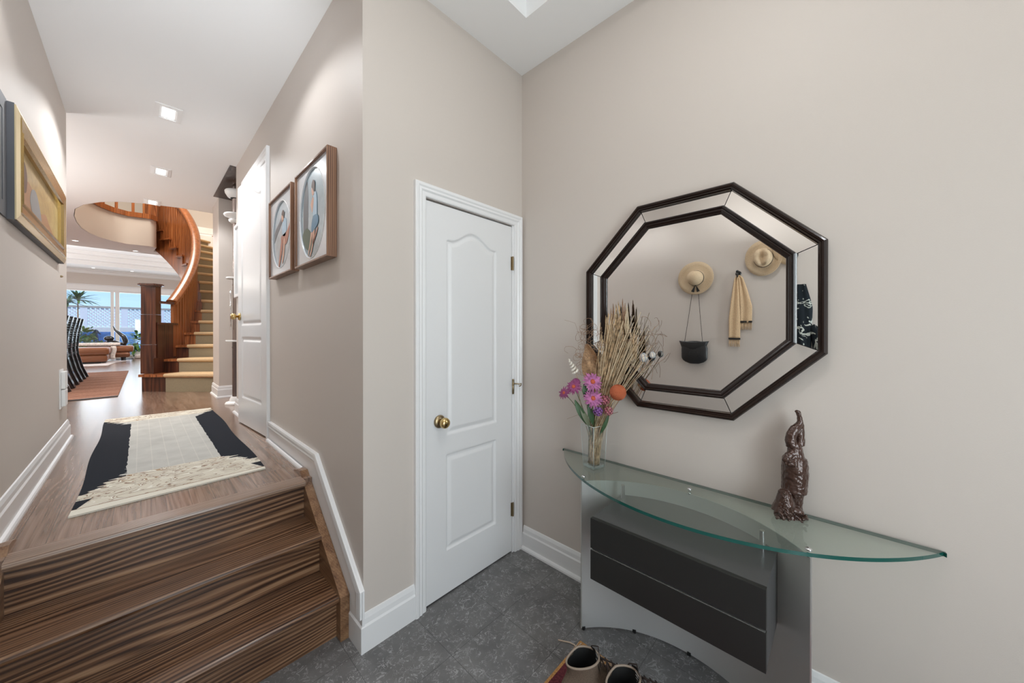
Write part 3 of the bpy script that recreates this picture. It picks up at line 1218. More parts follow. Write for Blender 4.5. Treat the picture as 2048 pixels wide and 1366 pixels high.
# ================================================ picture helper
M['gold'] = mat('antique_gold_leaf', (.46, .33, .14), .24, 1.0, bump=.3, bscale=60)
M['palegold'] = mat('pale_gold_edge', (.70, .58, .36), .3, .8, bump=.2, bscale=80)
M['slate'] = mat('slate_grey_painted_wood', (.085, .088, .10), .5)


def swap_frame(name, label, X0, side, y0, y1, z0, z1, width, thick, prof, m_frame, m_side=None):
    """frame on a wall at X0; side=+1 hangs on the left wall (faces +x), -1 on the right (faces -x)"""
    t = thing(name, label, 'picture', (X0, (y0 + y1) / 2, z0))
    n = (side, 0, 0)
    if side > 0:
        path = [(X0, y0, z0), (X0, y1, z0), (X0, y1, z1), (X0, y0, z1)]
    else:
        path = [(X0, y1, z0), (X0, y0, z0), (X0, y0, z1), (X0, y1, z1)]
    bm = B()
    miter_sweep(bm, path, prof, n, closed=True)
    obj('frame', bm, m_frame, t)
    return t


# gold framed picture on the left wall; profile u = inward (left of travel is inward), v = off the wall
GX = XL + .001
gy0, gy1, gz0, gz1 = 2.515, 3.90, 1.858, 2.345
gp = thing('gold_framed_picture', 'deep gold framed picture of a reclining figure on the left hall wall', 'picture', (XL, (gy0 + gy1) / 2, gz0))
path = [(GX, gy0, gz0), (GX, gy1, gz0), (GX, gy1, gz1), (GX, gy0, gz1)]
TH_ = .024
bm = B(); miter_sweep(bm, path, [(0, 0), (0, TH_ * .92), (.006, TH_ * .92), (.006, 0)], (1, 0, 0), closed=True)
obj('frame_side', bm, M['slate'], gp, label='slate grey side of the frame')
bm = B(); miter_sweep(bm, path, [(.004, TH_ * .9), (.004, TH_ + .002), (.028, TH_ + .010), (.034, TH_ + .006), (.040, TH_ + .006), (.040, TH_ * .5), (.006, TH_ * .5)], (1, 0, 0), closed=True)
obj('frame_edge', bm, M['palegold'], gp, label='pale gold outer edge')
bm = B(); miter_sweep(bm, path, [(.038, TH_ + .004), (.042, TH_ + .012), (.085, TH_ + .004), (.090, TH_ + .010), (.100, TH_ + .008), (.104, TH_ - .004), (.104, .004), (.038, .004)], (1, 0, 0), closed=True)
obj('frame', bm, M['gold'], gp)


def gold_art():
    m = mat('golden_painting', (.45, .36, .18), .28, .35)
    N = m.node_tree
    b = N.nodes['Principled BSDF']
    n = noise(N, coords(N, (1, 6, 9)), 1, 6, .7, .6)
    r = ramp(N, [(.25, (.30, .21, .09)), (.5, (.50, .38, .17)), (.75, (.66, .55, .30))])
    N.links.new(n, r.inputs[0])
    N.links.new(r.outputs[0], b.inputs['Base Color'])
    return m


bm = B(); box(bm, GX + .001, GX + .006, gy0 + .09, gy1 - .09, gz0 + .09, gz1 - .09)
obj('painting', bm, gold_art(), gp)
M['paintskin'] = mat('painted_skin', (.36, .19, .10), .35)
M['paintdark'] = mat('painted_umber', (.10, .045, .03), .4)
M['paintblue'] = mat('painted_grey_blue', (.24, .26, .27), .35)


def decal(parent, name, X, side, pts, material, lift=.0008, lab=None):
    """low relief painted patch in the (y,z) plane"""
    bm = B()
    n = 10
    # smooth closed curve through the points
    P = [Vector((0, a, b)) for a, b in pts]
    out = []
    k = len(P)
    for i in range(k):
        p0, p1, p2, p3 = P[i - 1], P[i], P[(i + 1) % k], P[(i + 2) % k]
        for s in range(5):
            u = s / 5
            out.append(.5 * ((2 * p1) + (-p0 + p2) * u + (2 * p0 - 5 * p1 + 4 * p2 - p3) * u * u + (-p0 + 3 * p1 - 3 * p2 + p3) * u ** 3))
    extrude_poly(bm, [(X, p.y, p.z) for p in out], (side * lift, 0, 0))
    return obj(name, bm, material, parent, label=lab)


gx = GX + .006
yc = 3.18
def G(pts, dy=0, dz=0):
    return [(yc + a * 1.0 + dy, 2.02 + b + dz) for a, b in pts]
decal(gp, 'painted_figure', gx, 1, G([(-.42, .02), (-.30, .10), (-.12, .075), (.02, .02), (.18, .045), (.30, .01), (.50, -.035), (.52, -.055), (.3, -.05), (.1, -.06), (-.1, -.05), (-.3, -.05), (-.42, -.03)]), M['paintskin'])
decal(gp, 'painted_drape', gx + .0009, 1, G([(-.20, .085), (-.10, .10), (.0, .04), (.06, -.05), (-.05, -.055), (-.16, -.045), (-.24, .02)]), M['paintblue'])
decal(gp, 'painted_hair', gx + .0009, 1, G([(-.44, .13), (-.37, .17), (-.31, .12), (-.33, .04), (-.40, .03), (-.45, .07)]), M['paintdark'])
bm = B(); tube(bm, [(gx + .001, yc - .48, 1.975), (gx + .001, yc - .2, 1.955), (gx + .001, yc + .1, 1.945), (gx + .001, yc + .35, 1.958), (gx + .001, yc + .56, 1.96)], .0022, 6)
obj('painted_line', bm, M['paintdark'], gp)

# thin dark panel nearer the camera on the same wall, evenly slate coloured
dp = thing('dark_slate_panel', 'narrow dark slate panel at the far left beside the gold frame', 'picture', (XL, 2.38, 1.86))
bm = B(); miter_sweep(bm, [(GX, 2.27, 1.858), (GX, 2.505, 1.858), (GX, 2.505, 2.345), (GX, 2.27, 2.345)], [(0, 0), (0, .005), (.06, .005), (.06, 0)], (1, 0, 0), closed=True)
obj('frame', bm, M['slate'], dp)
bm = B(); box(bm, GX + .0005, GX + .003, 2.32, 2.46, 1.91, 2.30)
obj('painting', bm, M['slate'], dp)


# two wooden framed ovals on the right hall wall
def oval_art(name, c1, c2, c3):
    m = mat(name, c1, .25, coat=.5)
    N = m.node_tree
    b = N.nodes['Principled BSDF']
    n = noise(N, coords(N, (3, 7, 5)), 1, 4, .6, .5)
    r = ramp(N, [(.3, c1), (.52, c2), (.75, c3)])
    N.links.new(n, r.inputs[0])
    tc = N.nodes.new('ShaderNodeTexCoord')
    sp = N.nodes.new('ShaderNodeSeparateXYZ')
    N.links.new(tc.outputs['Object'], sp.inputs[0])
    c = mixc(N, mth(N, 'MULTIPLY', sp.outputs['Z'], 1.6, clamp=True), r.outputs[0], (.40, .52, .60))
    N.links.new(c, b.inputs['Base Color'])
    return m


M['mat'] = mat('pale_grey_mount', (.60, .63, .67), .25, coat=.6)
M['skin'] = mat('painted_pale_skin', (.62, .36, .26), .5)
M['shirt'] = mat('painted_light_blue', (.42, .56, .68), .5)
M['jeans'] = mat('painted_denim_blue', (.12, .24, .36), .5)
M['hair'] = mat('painted_brown_hair', (.09, .05, .035), .5)
M['bark'] = mat('painted_bark', (.13, .13, .14), .5)
M['foliage'] = mat('painted_foliage', (.07, .10, .06), .5)
M['terracotta'] = mat('painted_terracotta', (.42, .17, .11), .5)


def oval_picture(name, label, y0, y1, z0, z1, art, big):
    X0 = XR - .0005
    yc, zc = (y0 + y1) / 2, (z0 + z1) / 2
    t = thing(name, label, 'picture', (X0, yc, z0), 'pair of oval figure pictures on the right hall wall')
    path = [(X0, y1, z0), (X0, y0, z0), (X0, y0, z1), (X0, y1, z1)]
    bm = B()
    miter_sweep(bm, path, [(0, 0), (0, .043), (.002, .046), (.010, .046), (.012, .043), (.012, 0)], (-1, 0, 0), closed=True)
    obj('frame', bm, M['walnut'], t)
    # mount with an oval opening
    a, b_ = (y1 - y0) / 2 - .011, (z1 - z0) / 2 - .011
    ra, rb = (y1 - y0) * .385, (z1 - z0) * .445
    if not big:
        ra, rb = (y1 - y0) * .40, (z1 - z0) * .405
    P = [[Vector((-a, -b_, 0)), Vector((a, -b_, 0)), Vector((a, b_, 0)), Vector((-a, b_, 0))], [Vector((ra * cos(2 * pi * i / 48), rb * sin(2 * pi * i / 48), 0)) for i in range(48)]]
    flat = P[0] + P[1]
    bm = B()
    vs = [bm.verts.new((X0 - .034, yc + p.x, zc + p.y)) for p in flat]
    for tr in tessellate_polygon(P):
        bm.faces.new([vs[i] for i in tr])
    inner = vs[4:]
    low = [bm.verts.new((X0 - .028, yc + p.x * .985, zc + p.y * .99)) for p in P[1]]
    for i in range(48):
        bm.faces.new((inner[i], inner[(i + 1) % 48], low[(i + 1) % 48], low[i]))
    obj('mount', bm, M['mat'], t)
    bm = B()
    tube(bm, [(X0 - .0345, yc + ra * 1.01 * cos(2 * pi * i / 48), zc + rb * 1.008 * sin(2 * pi * i / 48)) for i in range(49)], .0018, 6)
    obj('oval_bead', bm, M['white'], t, smooth=True)
    bm = B()
    box(bm, X0 - .027, X0 - .02, yc - ra - .005, yc + ra + .005, zc - rb - .005, zc + rb + .005)
    p = obj('painting', bm, art, t)
    return t, X0 - .027, yc, zc, ra, rb


t, X, yc, zc, ra, rb = oval_picture('oval_picture', 'larger looking oval picture of a seated figure by a tree, nearer the steps', 1.806, 2.325, 1.757, 2.292, oval_art('seated_scene', (.09, .13, .15), (.20, .28, .31), (.36, .42, .44)), True)
def O(pts):
    return [(yc - a * ra, zc + b * rb) for a, b in pts]
decal(t, 'painted_tree', X, -1, O([(-.72, .55), (-.45, .82), (-.38, .3), (-.42, -.3), (-.5, -.6), (-.72, -.5), (-.80, 0)]), M['bark'])
decal(t, 'painted_foliage', X - .0009, -1, O([(-.85, -.38), (-.5, -.25), (-.1, -.45), (.1, -.6), (-.1, -.8), (-.5, -.75), (-.7, -.6)]), M['foliage'])
decal(t, 'painted_shirt', X - .0018, -1, O([(.05, .38), (.22, .45), (.32, .28), (.33, .05), (.30, -.12), (.05, -.08), (.0, .12)]), M['shirt'])
decal(t, 'painted_jeans', X - .0022, -1, O([(.05, -.08), (.38, -.1), (.42, -.28), (.15, -.38), (-.08, -.42), (-.10, -.30)]), M['jeans'])
decal(t, 'painted_leg', X - .0018, -1, O([(-.12, -.38), (.0, -.42), (-.12, -.62), (-.30, -.85), (-.38, -.90), (-.22, -.62)]), M['skin'])
decal(t, 'painted_leg', X - .0018, -1, O([(.02, -.40), (.16, -.38), (.10, -.60), (-.08, -.86), (-.24, -.95), (-.05, -.68)]), M['skin'])
decal(t, 'painted_arm', X - .0026, -1, O([(.02, .36), (.10, .30), (.04, .12), (-.02, .02), (-.12, .18), (-.12, .24)]), M['skin'])
decal(t, 'painted_head', X - .0018, -1, O([(-.06, .60), (.10, .62), (.14, .44), (.04, .38), (-.06, .46)]), M['skin'])
decal(t, 'painted_hair', X - .0026, -1, O([(-.08, .62), (.04, .74), (.18, .66), (.16, .46), (.06, .50), (.0, .56)]), M['hair'])
decal(t, 'painted_sticks', X - .0018, -1, O([(.02, -.62), (.36, -.38), (.38, -.42), (.06, -.68)]), M['terracotta'])

t, X, yc, zc, ra, rb = oval_picture('oval_picture', 'farther oval picture of a seated figure on a terracotta rail, beside the hall door', 2.402, 2.925, 1.760, 2.290, oval_art('beach_scene', (.30, .36, .42), (.45, .50, .54), (.58, .62, .66)), False)
decal(t, 'painted_roof', X, -1, O([(-.85, .05), (-.75, .25), (.30, .62), (.10, .42), (-.60, .05), (-.88, -.12)]), M['bark'])
decal(t, 'painted_shirt', X - .0009, -1, O([(.15, .42), (.45, .40), (.48, .05), (.35, -.1), (.08, -.02), (.05, .2)]), M['shirt'])
decal(t, 'painted_head', X - .0009, -1, O([(-.02, .58), (.18, .62), (.22, .42), (.10, .36), (.0, .42)]), M['skin'])
decal(t, 'painted_hair', X - .0018, -1, O([(.0, .62), (.14, .72), (.28, .6), (.24, .44), (.16, .52)]), M['hair'])
decal(t, 'painted_rail', X - .0009, -1, O([(-.02, -.05), (.55, .02), (.85, .2), (.85, .08), (.5, -.35), (-.05, -.2)]), M['terracotta'])
decal(t, 'painted_leg', X - .0014, -1, O([(-.05, -.18), (.12, -.2), (.0, -.55), (-.28, -.95), (-.38, -.92), (-.2, -.5)]), M['terracotta'])
decal(t, 'painted_leg', X - .0014, -1, O([(.2, -.22), (.36, -.2), (.28, -.6), (.12, -.85), (.05, -.82)]), M['skin'])

# slim white framed panel past the hall door
wp = thing('white_framed_panel', 'white framed panel on the hall wall between the door and the niche', 'picture', (XR, 4.2, 1.7))
bm = B(); miter_sweep(bm, [(XR, 4.40, 1.73), (XR, 4.07, 1.73), (XR, 4.07, 2.44), (XR, 4.40, 2.44)], [(0, 0), (0, .022), (.004, .026), (.03, .024), (.034, .016), (.034, 0)], (-1, 0, 0), closed=True)
obj('frame', bm, M['trim'], wp)
bm = B(); box(bm, XR - .012, XR - .001, 4.10, 4.37, 1.76, 2.41)
obj('panel', bm, mat('pale_print', (.55, .57, .58), .3), wp)

# outlet with plug-in device, screw
op = thing('wall_outlet', 'white wall outlet with two white plug-in devices low on the left hall wall', 'outlet', (XL, 3.98, .86))
bm = B(); box(bm, XL, XL + .006, 3.90, 4.05, .86, 1.13, .002)
obj('outlet_plate', bm, M['white'], op)
for a, b_ in ((.875, .99), (.995, 1.115)):
    bm = B(); box(bm, XL + .006, XL + .026, 3.925, 4.03, a, b_, .006)
    obj('plug_in_device', bm, M['white'], op)
bm = B(); lathe(bm, [(0, 0), (.008, 0), (.008, .006), (.004, .012), (0, .012)], (XL, 3.98, 1.78), axis='X', sides=12)
tag(obj('wall_screw', bm, M['aged'], origin=(XL, 3.98, 1.78)), 'small screw left in the bare left hall wall below the gold picture', 'screw')

# ================================================ octagonal mirror
MC = Vector((XM, .529, 1.5135))
mr = thing('octagonal_mirror', 'large octagonal wall mirror with double dark brown wood frame over the glass console table', 'mirror', (XM, .529, 1.03))


def octa(a, x):
    h = a * math.tan(pi / 8)
    P = [(-h, -a), (h, -a), (a, -h), (a, h), (h, a), (-h, a), (-a, h), (-a, -h)]
    # seen from the room (looking along +x) counter-clockwise order in (y,z) flipped so that left of travel is inward
    return [(x, MC.y - p, MC.z + q) for p, q in P]


bm = B()
miter_sweep(bm, octa(.490, XM), [(0, 0), (0, .030), (.004, .038), (.010, .042), (.016, .040), (.018, .036), (.023, .036), (.027, .030), (.027, 0)], (-1, 0, 0), closed=True)
obj('outer_frame', bm, M['mirrorwood'], mr)
bm = B()
miter_sweep(bm, octa(.404, XM), [(0, 0), (0, .030), (.003, .038), (.008, .041), (.012, .038), (.014, .034), (.018, .035), (.022, .033), (.026, .028), (.031, .026), (.033, .020), (.033, 0)], (-1, 0, 0), closed=True)
obj('inner_frame', bm, M['mirrorwood'], mr)
bm = B()
pts = octa(.374, XM - .018)
extrude_poly(bm, pts, (.004, 0, 0))
obj('mirror_glass', bm, M['mirror'], mr)
tilt = radians(2.6)
po, pi_ = octa(.466, 0), octa(.402, 0)
for i in range(8):
    j = (i + 1) % 8
    g = .0016
    a, b_, c, d = Vector(po[i]), Vector(po[j]), Vector(pi_[j]), Vector(pi_[i])
    e = (b_ - a).normalized() * g
    w_ = .064 * math.tan(tilt)
    q = [a + e, b_ - e, c - e, d + e]
    xs = [XM - .016, XM - .016, XM - .016 - w_, XM - .016 - w_]
    bm = B()
    f1 = [bm.verts.new((x, p.y, p.z)) for x, p in zip(xs, q)]
    f2 = [bm.verts.new((x + .004, p.y, p.z)) for x, p in zip(xs, q)]
    bm.faces.new(f1); bm.faces.new(f2)
    for s in range(4):
        bm.faces.new((f1[s], f1[(s + 1) % 4], f2[(s + 1) % 4], f2[s]))
    obj('border_mirror', bm, M['mirror'], mr)
bm = B()
miter_sweep(bm, octa(.467, XM - .001), [(0, 0), (0, .008), (.07, .008), (.07, 0)], (-1, 0, 0), closed=True)
obj('backing', bm, M['black'], mr)

# ================================================ glass console table
M['steel'] = mat('brushed_grey_steel', (.56, .56, .555), .42, .4)
M['steeledge'] = mat('steel_edge', (.7, .7, .68), .3, .8)
M['charcoal'] = mat('charcoal_drawer_front', (.016, .016, .015), .45)
M['boxgrey'] = mat('dark_grey_lacquer', (.075, .075, .075), .38)
M['tableglass'] = clear_glass('green_table_glass', (.76, .85, .79), gloss=1.5, haze=.07, hazec=(.45, .56, .5))
M['glassedge'] = mat('teal_glass_edge', (.008, .085, .07), .12, coat=.5)
M['clearglass'] = clear_glass('clear_vase_glass', (.98, .99, .985), gloss=1.5)
ct = thing('console_table', 'half moon glass console table with curved grey steel base and dark drawers', 'table', (1.5, .478, 0))
AC = Vector((1.109, .478)); AR = .506


def arcpt(r, a):
    return AC.x + r * cos(a), AC.y + r * sin(a)


a0 = math.asin(.4065 / AR)
bm = B()
rings = []
for i in range(49):
    a = -a0 + 2 * a0 * i / 48
    p, q = arcpt(AR, a), arcpt(AR + .004, a)
    rings.append([(p[0], p[1], .006), (p[0], p[1], .694), (q[0], q[1], .694), (q[0], q[1], .006)])
quad_strip(bm, rings, closed_u=True, caps=True)
obj('curved_base', bm, M['steel'], ct, smooth=True, auto=30)
for a in (-a0, a0):
    p = arcpt(AR + .002, a)
    bm = B(); box(bm, p[0] - .0025, p[0] + .0025, p[1] - .0025, p[1] + .0025, .006, .694, .0008)
    obj('base_edge', bm, M['steeledge'], ct)
for a in (-a0 + .02, -.45, .0, .45, a0 - .02):
    p = arcpt(AR + .002, a)
    bm = B(); box(bm, p[0] - .007, p[0] + .007, p[1] - .007, p[1] + .007, 0, .014, .002)
    obj('foot', bm, M['black'], ct)
# drawer box
Y0, Y1, ZB, ZT, XF = .163, .744, .387, .632, 1.254
bm = B()
prof = [(XF + .012, Y0), (XF + .012, Y1)]
n = 14
back = []
for i in range(n + 1):
    y = Y1 - (Y1 - Y0) * i / n
    back.append((AC.x + sqrt(AR * AR - (y - AC.y) ** 2) - .001, y))
extrude_poly(bm, [(x, y, ZB) for x, y in prof + back], (0, 0, ZT - ZB))
obj('drawer_box', bm, M['boxgrey'], ct)
for za, zb_ in ((ZB - .001, .5035), (.5125, ZT + .001)):
    bm = B(); box(bm, XF, XF + .018, Y0 - .001, Y1 + .001, za, zb_, .0008)
    obj('drawer', bm, M['charcoal'], ct)
bm = B(); box(bm, XF + .004, XF + .014, Y0 + .001, Y1 - .001, .5035, .5055)
obj('drawer_trim', bm, M['steeledge'], ct)
for x, y in ((1.487, .718), (1.478, .202)):
    bm = B(); tube(bm, [(x, y, ZT), (x, y, .7005)], .0085, 20)
    obj('support_post', bm, M['chrome'], ct, smooth=True, auto=40)
# top
GC = Vector((2.117, .475)); GR = .822
ga = math.asin(.70 / GR)
outline = [(1.692, GC.y + .705), (1.680, GC.y + .706)]
for i in range(81):
    a = pi - ga + 2 * ga * i / 80
    outline.append((GC.x + GR * cos(a), GC.y + GR * sin(a)))
outline += [(1.680, GC.y - .706), (1.692, GC.y - .705)]
outline = [p for p in outline]
zg0, zg1 = .7015, .714
bm = B()
vt = [bm.verts.new((x, y, zg1)) for x, y in outline]
bm.faces.new(vt)
obj('glass_top', bm, M['tableglass'], ct)
bm = B()
rings = [[(x, y, zg0), (x, y, zg0 + .002), (x, y, zg1 - .0005)] for x, y in outline]
quad_strip(bm, rings, closed_v=True)
obj('glass_edge', bm, M['glassedge'], ct, smooth=True, auto=30, label='teal green polished glass edge')
for a in (-a0 + .02, -.0, a0 - .02):
    p = arcpt(AR + .002, a)
    bm = B()
    tube(bm, [(p[0], p[1], .692), (p[0], p[1], zg0)], .006, 14)
    ball(bm, (p[0], p[1], zg1 + .001), .0095, 3, (1, 1, .6))
    obj('glass_stud', bm, M['chrome'], ct, smooth=True)
TZ_ = zg1

# ================================================ vase with dried flowers
vx, vy = 1.558, .906
VH = .212
vs_ = thing('glass_vase', 'square clear glass vase at the left end of the console table', 'vase', (vx, vy, TZ_))
ro = Matrix.Rotation(radians(-16), 4, 'Z')
Tm = Matrix.Translation((vx, vy, TZ_ + .0005)) @ ro
bm = B()
h, w0, w1 = VH, .038, .046
for (s0, s1, za, zb_) in ((w0, w1, 0, h), (w0 - .004, w1 - .004, .018, h)):
    v = [bm.verts.new((sx * s0, sy * s0, za)) for sx, sy in ((-1, -1), (1, -1), (1, 1), (-1, 1))]
    u = [bm.verts.new((sx * s1, sy * s1, zb_)) for sx, sy in ((-1, -1), (1, -1), (1, 1), (-1, 1))]
    for i in range(4):
        bm.faces.new((v[i], v[(i + 1) % 4], u[(i + 1) % 4], u[i]))
    bm.faces.new(v)
    if s0 == w0:
        top0 = u
    else:
        for i in range(4):
            bm.faces.new((top0[i], top0[(i + 1) % 4], u[(i + 1) % 4], u[i]))
bmesh.ops.transform(bm, matrix=Tm, verts=bm.verts)
obj('vase_body', bm, M['clearglass'], vs_)
M['rimglass'] = mat('glass_rim', (.70, .78, .76), .08, coat=1)
bm = B()
rim = [Tm @ Vector((sx * (w1 - .002), sy * (w1 - .002), h)) for sx, sy in ((-1, -1), (1, -1), (1, 1), (-1, 1), (-1, -1))]
for i in range(4):
    tube(bm, [rim[i], rim[i + 1]], .0012, 6)
obj('rim', bm, M['rimglass'], vs_, smooth=True)
bm = B()
for sx, sy in ((-1, -1), (1, -1), (1, 1), (-1, 1)):
    tube(bm, [Tm @ Vector((sx * (w0 - .001), sy * (w0 - .001), .004)), Tm @ Vector((sx * (w1 - .001), sy * (w1 - .001), h))], .0011, 6)
obj('corner_edges', bm, M['rimglass'], vs_, smooth=True)
bm = B(); box(bm, -w0 + .003, w0 - .003, -w0 + .003, w0 - .003, .002, .016, .003)
bmesh.ops.transform(bm, matrix=Tm, verts=bm.verts)
obj('thick_base', bm, clear_glass('vase_base_glass', (.80, .88, .86), gloss=3, haze=.15, hazec=(.8, .86, .85)), vs_)

M['straw'] = fabric('dried_straw', (.46, .33, .20), scale=55, var=.55)
M['straw2'] = mat('pale_dried_grass', (.62, .50, .34), .85)
M['brownpod'] = mat('brown_dried_pod', (.30, .18, .11), .8)
M['tanleaf'] = fabric('tan_dried_leaf', (.45, .28, .16), scale=90, var=.3)
M['stem'] = mat('dull_green_stem', (.10, .13, .05), .7)
M['leaf'] = mat('dark_green_leaf', (.035, .085, .03), .5)
M['leafback'] = mat('grey_green_leaf', (.13, .15, .09), .5)
M['pink'] = fabric('mauve_pink_petal', (.40, .14, .30), scale=60, var=.4)
M['pinkd'] = mat('deep_magenta_petal', (.24, .045, .15), .6)
M['violet'] = mat('violet_floret', (.24, .09, .32), .6)
M['rose'] = mat('rose_floret', (.48, .16, .20), .6)
M['orangec'] = mat('burnt_orange_center', (.50, .10, .045), .7)
M['orangeball'] = mat('fibrous_orange_ball', (.43, .105, .04), .75)
M['cream'] = mat('cream_bud', (.68, .60, .50), .5)
M['greyblue'] = mat('grey_blue_stripe_bud', (.42, .45, .50), .5)
M['shell'] = mat('white_shell', (.75, .70, .62), .45)
RT = Vector((.6863, -.7274, 0)); FWV = Vector((.7274, .6863, 0)); UPV = Vector((0, 0, 1))
VC = Vector((vx, vy, 0))
D0 = VC.dot(FWV)


def vp(px, py, dd=0.0):
    """a point in the bouquet: offsets to the side and up measured about the vase, dd metres deeper"""
    D = D0 + dd
    k = FWV.x + RT.x * (px - 1024) / 701.6
    D = min(D, 1.632 / k)
    return FWV * D + RT * ((px - 1024) / 701.6 * D) + Vector((0, 0, H - (py - 665.7) / 701.6 * D))


def stem_to(bm, tip, r=.0014, root=None, bend=.3):
    rt_ = root or VC + Vector((random.uniform(-.028, .028), random.uniform(-.028, .028), TZ_ + .022))
    neck = VC + Vector((random.uniform(-.036, .036), random.uniform(-.036, .036), TZ_ + VH))
    tip = Vector(tip)
    pts = []
    for i in range(9):
        u = i / 8
        a = rt_.lerp(neck, u); b_ = neck.lerp(tip, u)
        pts.append(a.lerp(b_, u))
    tube(bm, pts, [r] * 9, 5)
    return pts


def crossing(bm, tip, r=.0016):
    """dry stem crossing through the vase"""
    a = random.uniform(0, 2 * pi)
    rt_ = VC + Vector((.026 * cos(a), .026 * sin(a), TZ_ + .02))
    return stem_to(bm, tip, r, rt_)


def flower(px, py, dd, R, tone, face=(-.5, -.5, .45), label='', stemm='stem'):
    c = vp(px, py, dd)
    t = thing('daisy', label, 'flower', c, 'mauve daisies in the vase')
    n = Vector(face).normalized()
    q = Vector((0, 0, 1)).rotation_difference(n).to_matrix()
    bm = B()
    np_ = 11
    for lay in range(2):
        for k in range(np_):
            a = 2 * pi * (k + lay * .5) / np_ + random.uniform(-.08, .08)
            L = R * random.uniform(.85, 1.05)
            rows = []
            for u in (0.14, .4, .7, .92, 1.0):
                wd = R * .115 * (sin(pi * min(1, u * .9 + .1)) + .15)
                z = .004 * lay + .10 * R * sin(u * 2.2) - .16 * R * u * u
                d = Vector((cos(a), sin(a), 0)); s = Vector((-sin(a), cos(a), 0))
                rows.append([c + q @ (d * (L * u) + s * wd + UPV * z), c + q @ (d * (L * u) + UPV * (z + .12 * wd)), c + q @ (d * (L * u) - s * wd + UPV * z)])
            quad_strip(bm, rows)
    obj('petals', bm, M[tone], t, smooth=True)
    bm = B(); ball(bm, c + n * .003, R * .24, 2, (1, 1, .6), q)
    for k in range(26):
        a = k * 2.4; rr = R * .22 * sqrt(k / 26)
        ball(bm, c + q @ Vector((rr * cos(a), rr * sin(a), R * .16)), R * .045, 1)
    obj('flower_center', bm, M['orangec'], t)
    bm = B(); stem_to(bm, c - n * .002, .0016)
    obj('flower_stem', bm, M['stem'], t, smooth=True)


flower(1185, 764, -.05, .053, 'pink', (-.55, -.62, .35), 'mauve pink daisy facing forward, highest of the daisies above the vase')
flower(1186, 797, -.06, .050, 'pink', (-.6, -.6, .3), 'mauve pink daisy just below the highest one, facing forward')
flower(1148, 774, -.02, .044, 'pinkd', (-.75, -.2, .5), 'deep magenta daisy on the left side of the bouquet beside the dark red ball')
flower(1129, 786, -.01, .036, 'pinkd', (-.9, .1, .35), 'outermost magenta daisy at the left tip of the bouquet')


def cluster(px, py, dd, R, m1, label):
    c = vp(px, py, dd)
    t = thing('floret_cluster', label, 'flower', c, 'round floret clusters in the vase')
    bm = B()
    for k in range(46):
        z = 1 - 2 * (k + .5) / 46
        a = k * 2.39996
        r = sqrt(1 - z * z)
        d = Vector((r * cos(a), r * sin(a), z))
        p = c + d * R * random.uniform(.85, 1)
        qq = Vector((0, 0, 1)).rotation_difference(d).to_matrix()
        rows = []
        for s in range(6):
            b2 = s * pi / 3
            rows.append(p + qq @ Vector((R * .26 * cos(b2), R * .26 * sin(b2), R * .12)))
        cv = bm.verts.new(p)
        rv = [bm.verts.new(x) for x in rows]
        for s in range(6):
            bm.faces.new((cv, rv[s], rv[(s + 1) % 6]))
    ball(bm, c, R * .7, 1)
    obj('florets', bm, m1, t)
    bm = B(); stem_to(bm, c, .0015)
    obj('flower_stem', bm, M['stem'], t, smooth=True)


cluster(1196, 823, -.07, .021, M['violet'], 'violet floret cluster right above the vase rim')
cluster(1217, 822, -.06, .020, M['rose'], 'rose pink floret cluster at the right above the vase rim')
cluster(1210, 800, -.04, .022, M['rose'], 'rose pink floret cluster beside the orange ball')

for px, py, dd, R, m_, l, nm in ((1236, 785, -.11, .0365, 'orangeball', 'burnt orange fibrous ball flower on the right of the bouquet', 'ball_flower'), (1152, 765, .0, .021, 'pinkd', 'small dark red ball flower at the left behind the daisies', 'ball_flower')):
    c = vp(px, py, dd)
    t = thing(nm, l, 'flower', c)
    bm = B()
    lat = []
    for i in range(60):
        a = 2 * pi * i / 60
        rr = R * (1 + .035 * (i % 2))
        lat.append([c + Vector((rr * sin(pi * j / 14) * cos(a + .3 * sin(j)), rr * sin(pi * j / 14) * sin(a + .3 * sin(j)), rr * cos(pi * j / 14))) for j in range(15)])
    quad_strip(bm, lat, closed_v=True)
    obj('ball', bm, M[m_], t)
    bm = B(); stem_to(bm, c, .0016)
    obj('flower_stem', bm, M['straw'], t, smooth=True)

for px, py, dd, R, l in ((1287, 715, .03, .0175, 'cream striped bud on a thin stem, lower of the two at the right'), (1305, 710, .08, .0125, 'grey striped bud on the outermost thin stem at the right')):
    c = vp(px, py, dd)
    t = thing('seed_bud', l, 'dried flower', c, 'striped buds on thin stems')
    bm = B(); ball(bm, c, R, 3, (1, 1, 1.15))
    obj('bud', bm, M['cream'], t, smooth=True)
    bm = B()
    for k in range(7):
        a = 2 * pi * k / 7
        tube(bm, [c + Vector((1.01 * R * sin(pi * u / 8) * cos(a + u * .1), 1.01 * R * sin(pi * u / 8) * sin(a + u * .1), 1.16 * R * cos(pi * u / 8))) for u in range(9)], R * .13, 5)
    obj('stripes', bm, M['greyblue'], t, smooth=True)
    bm = B(); stem_to(bm, c - Vector((0, 0, R)), .0016)
    obj('bud_stem', bm, M['brownpod'], t, smooth=True)

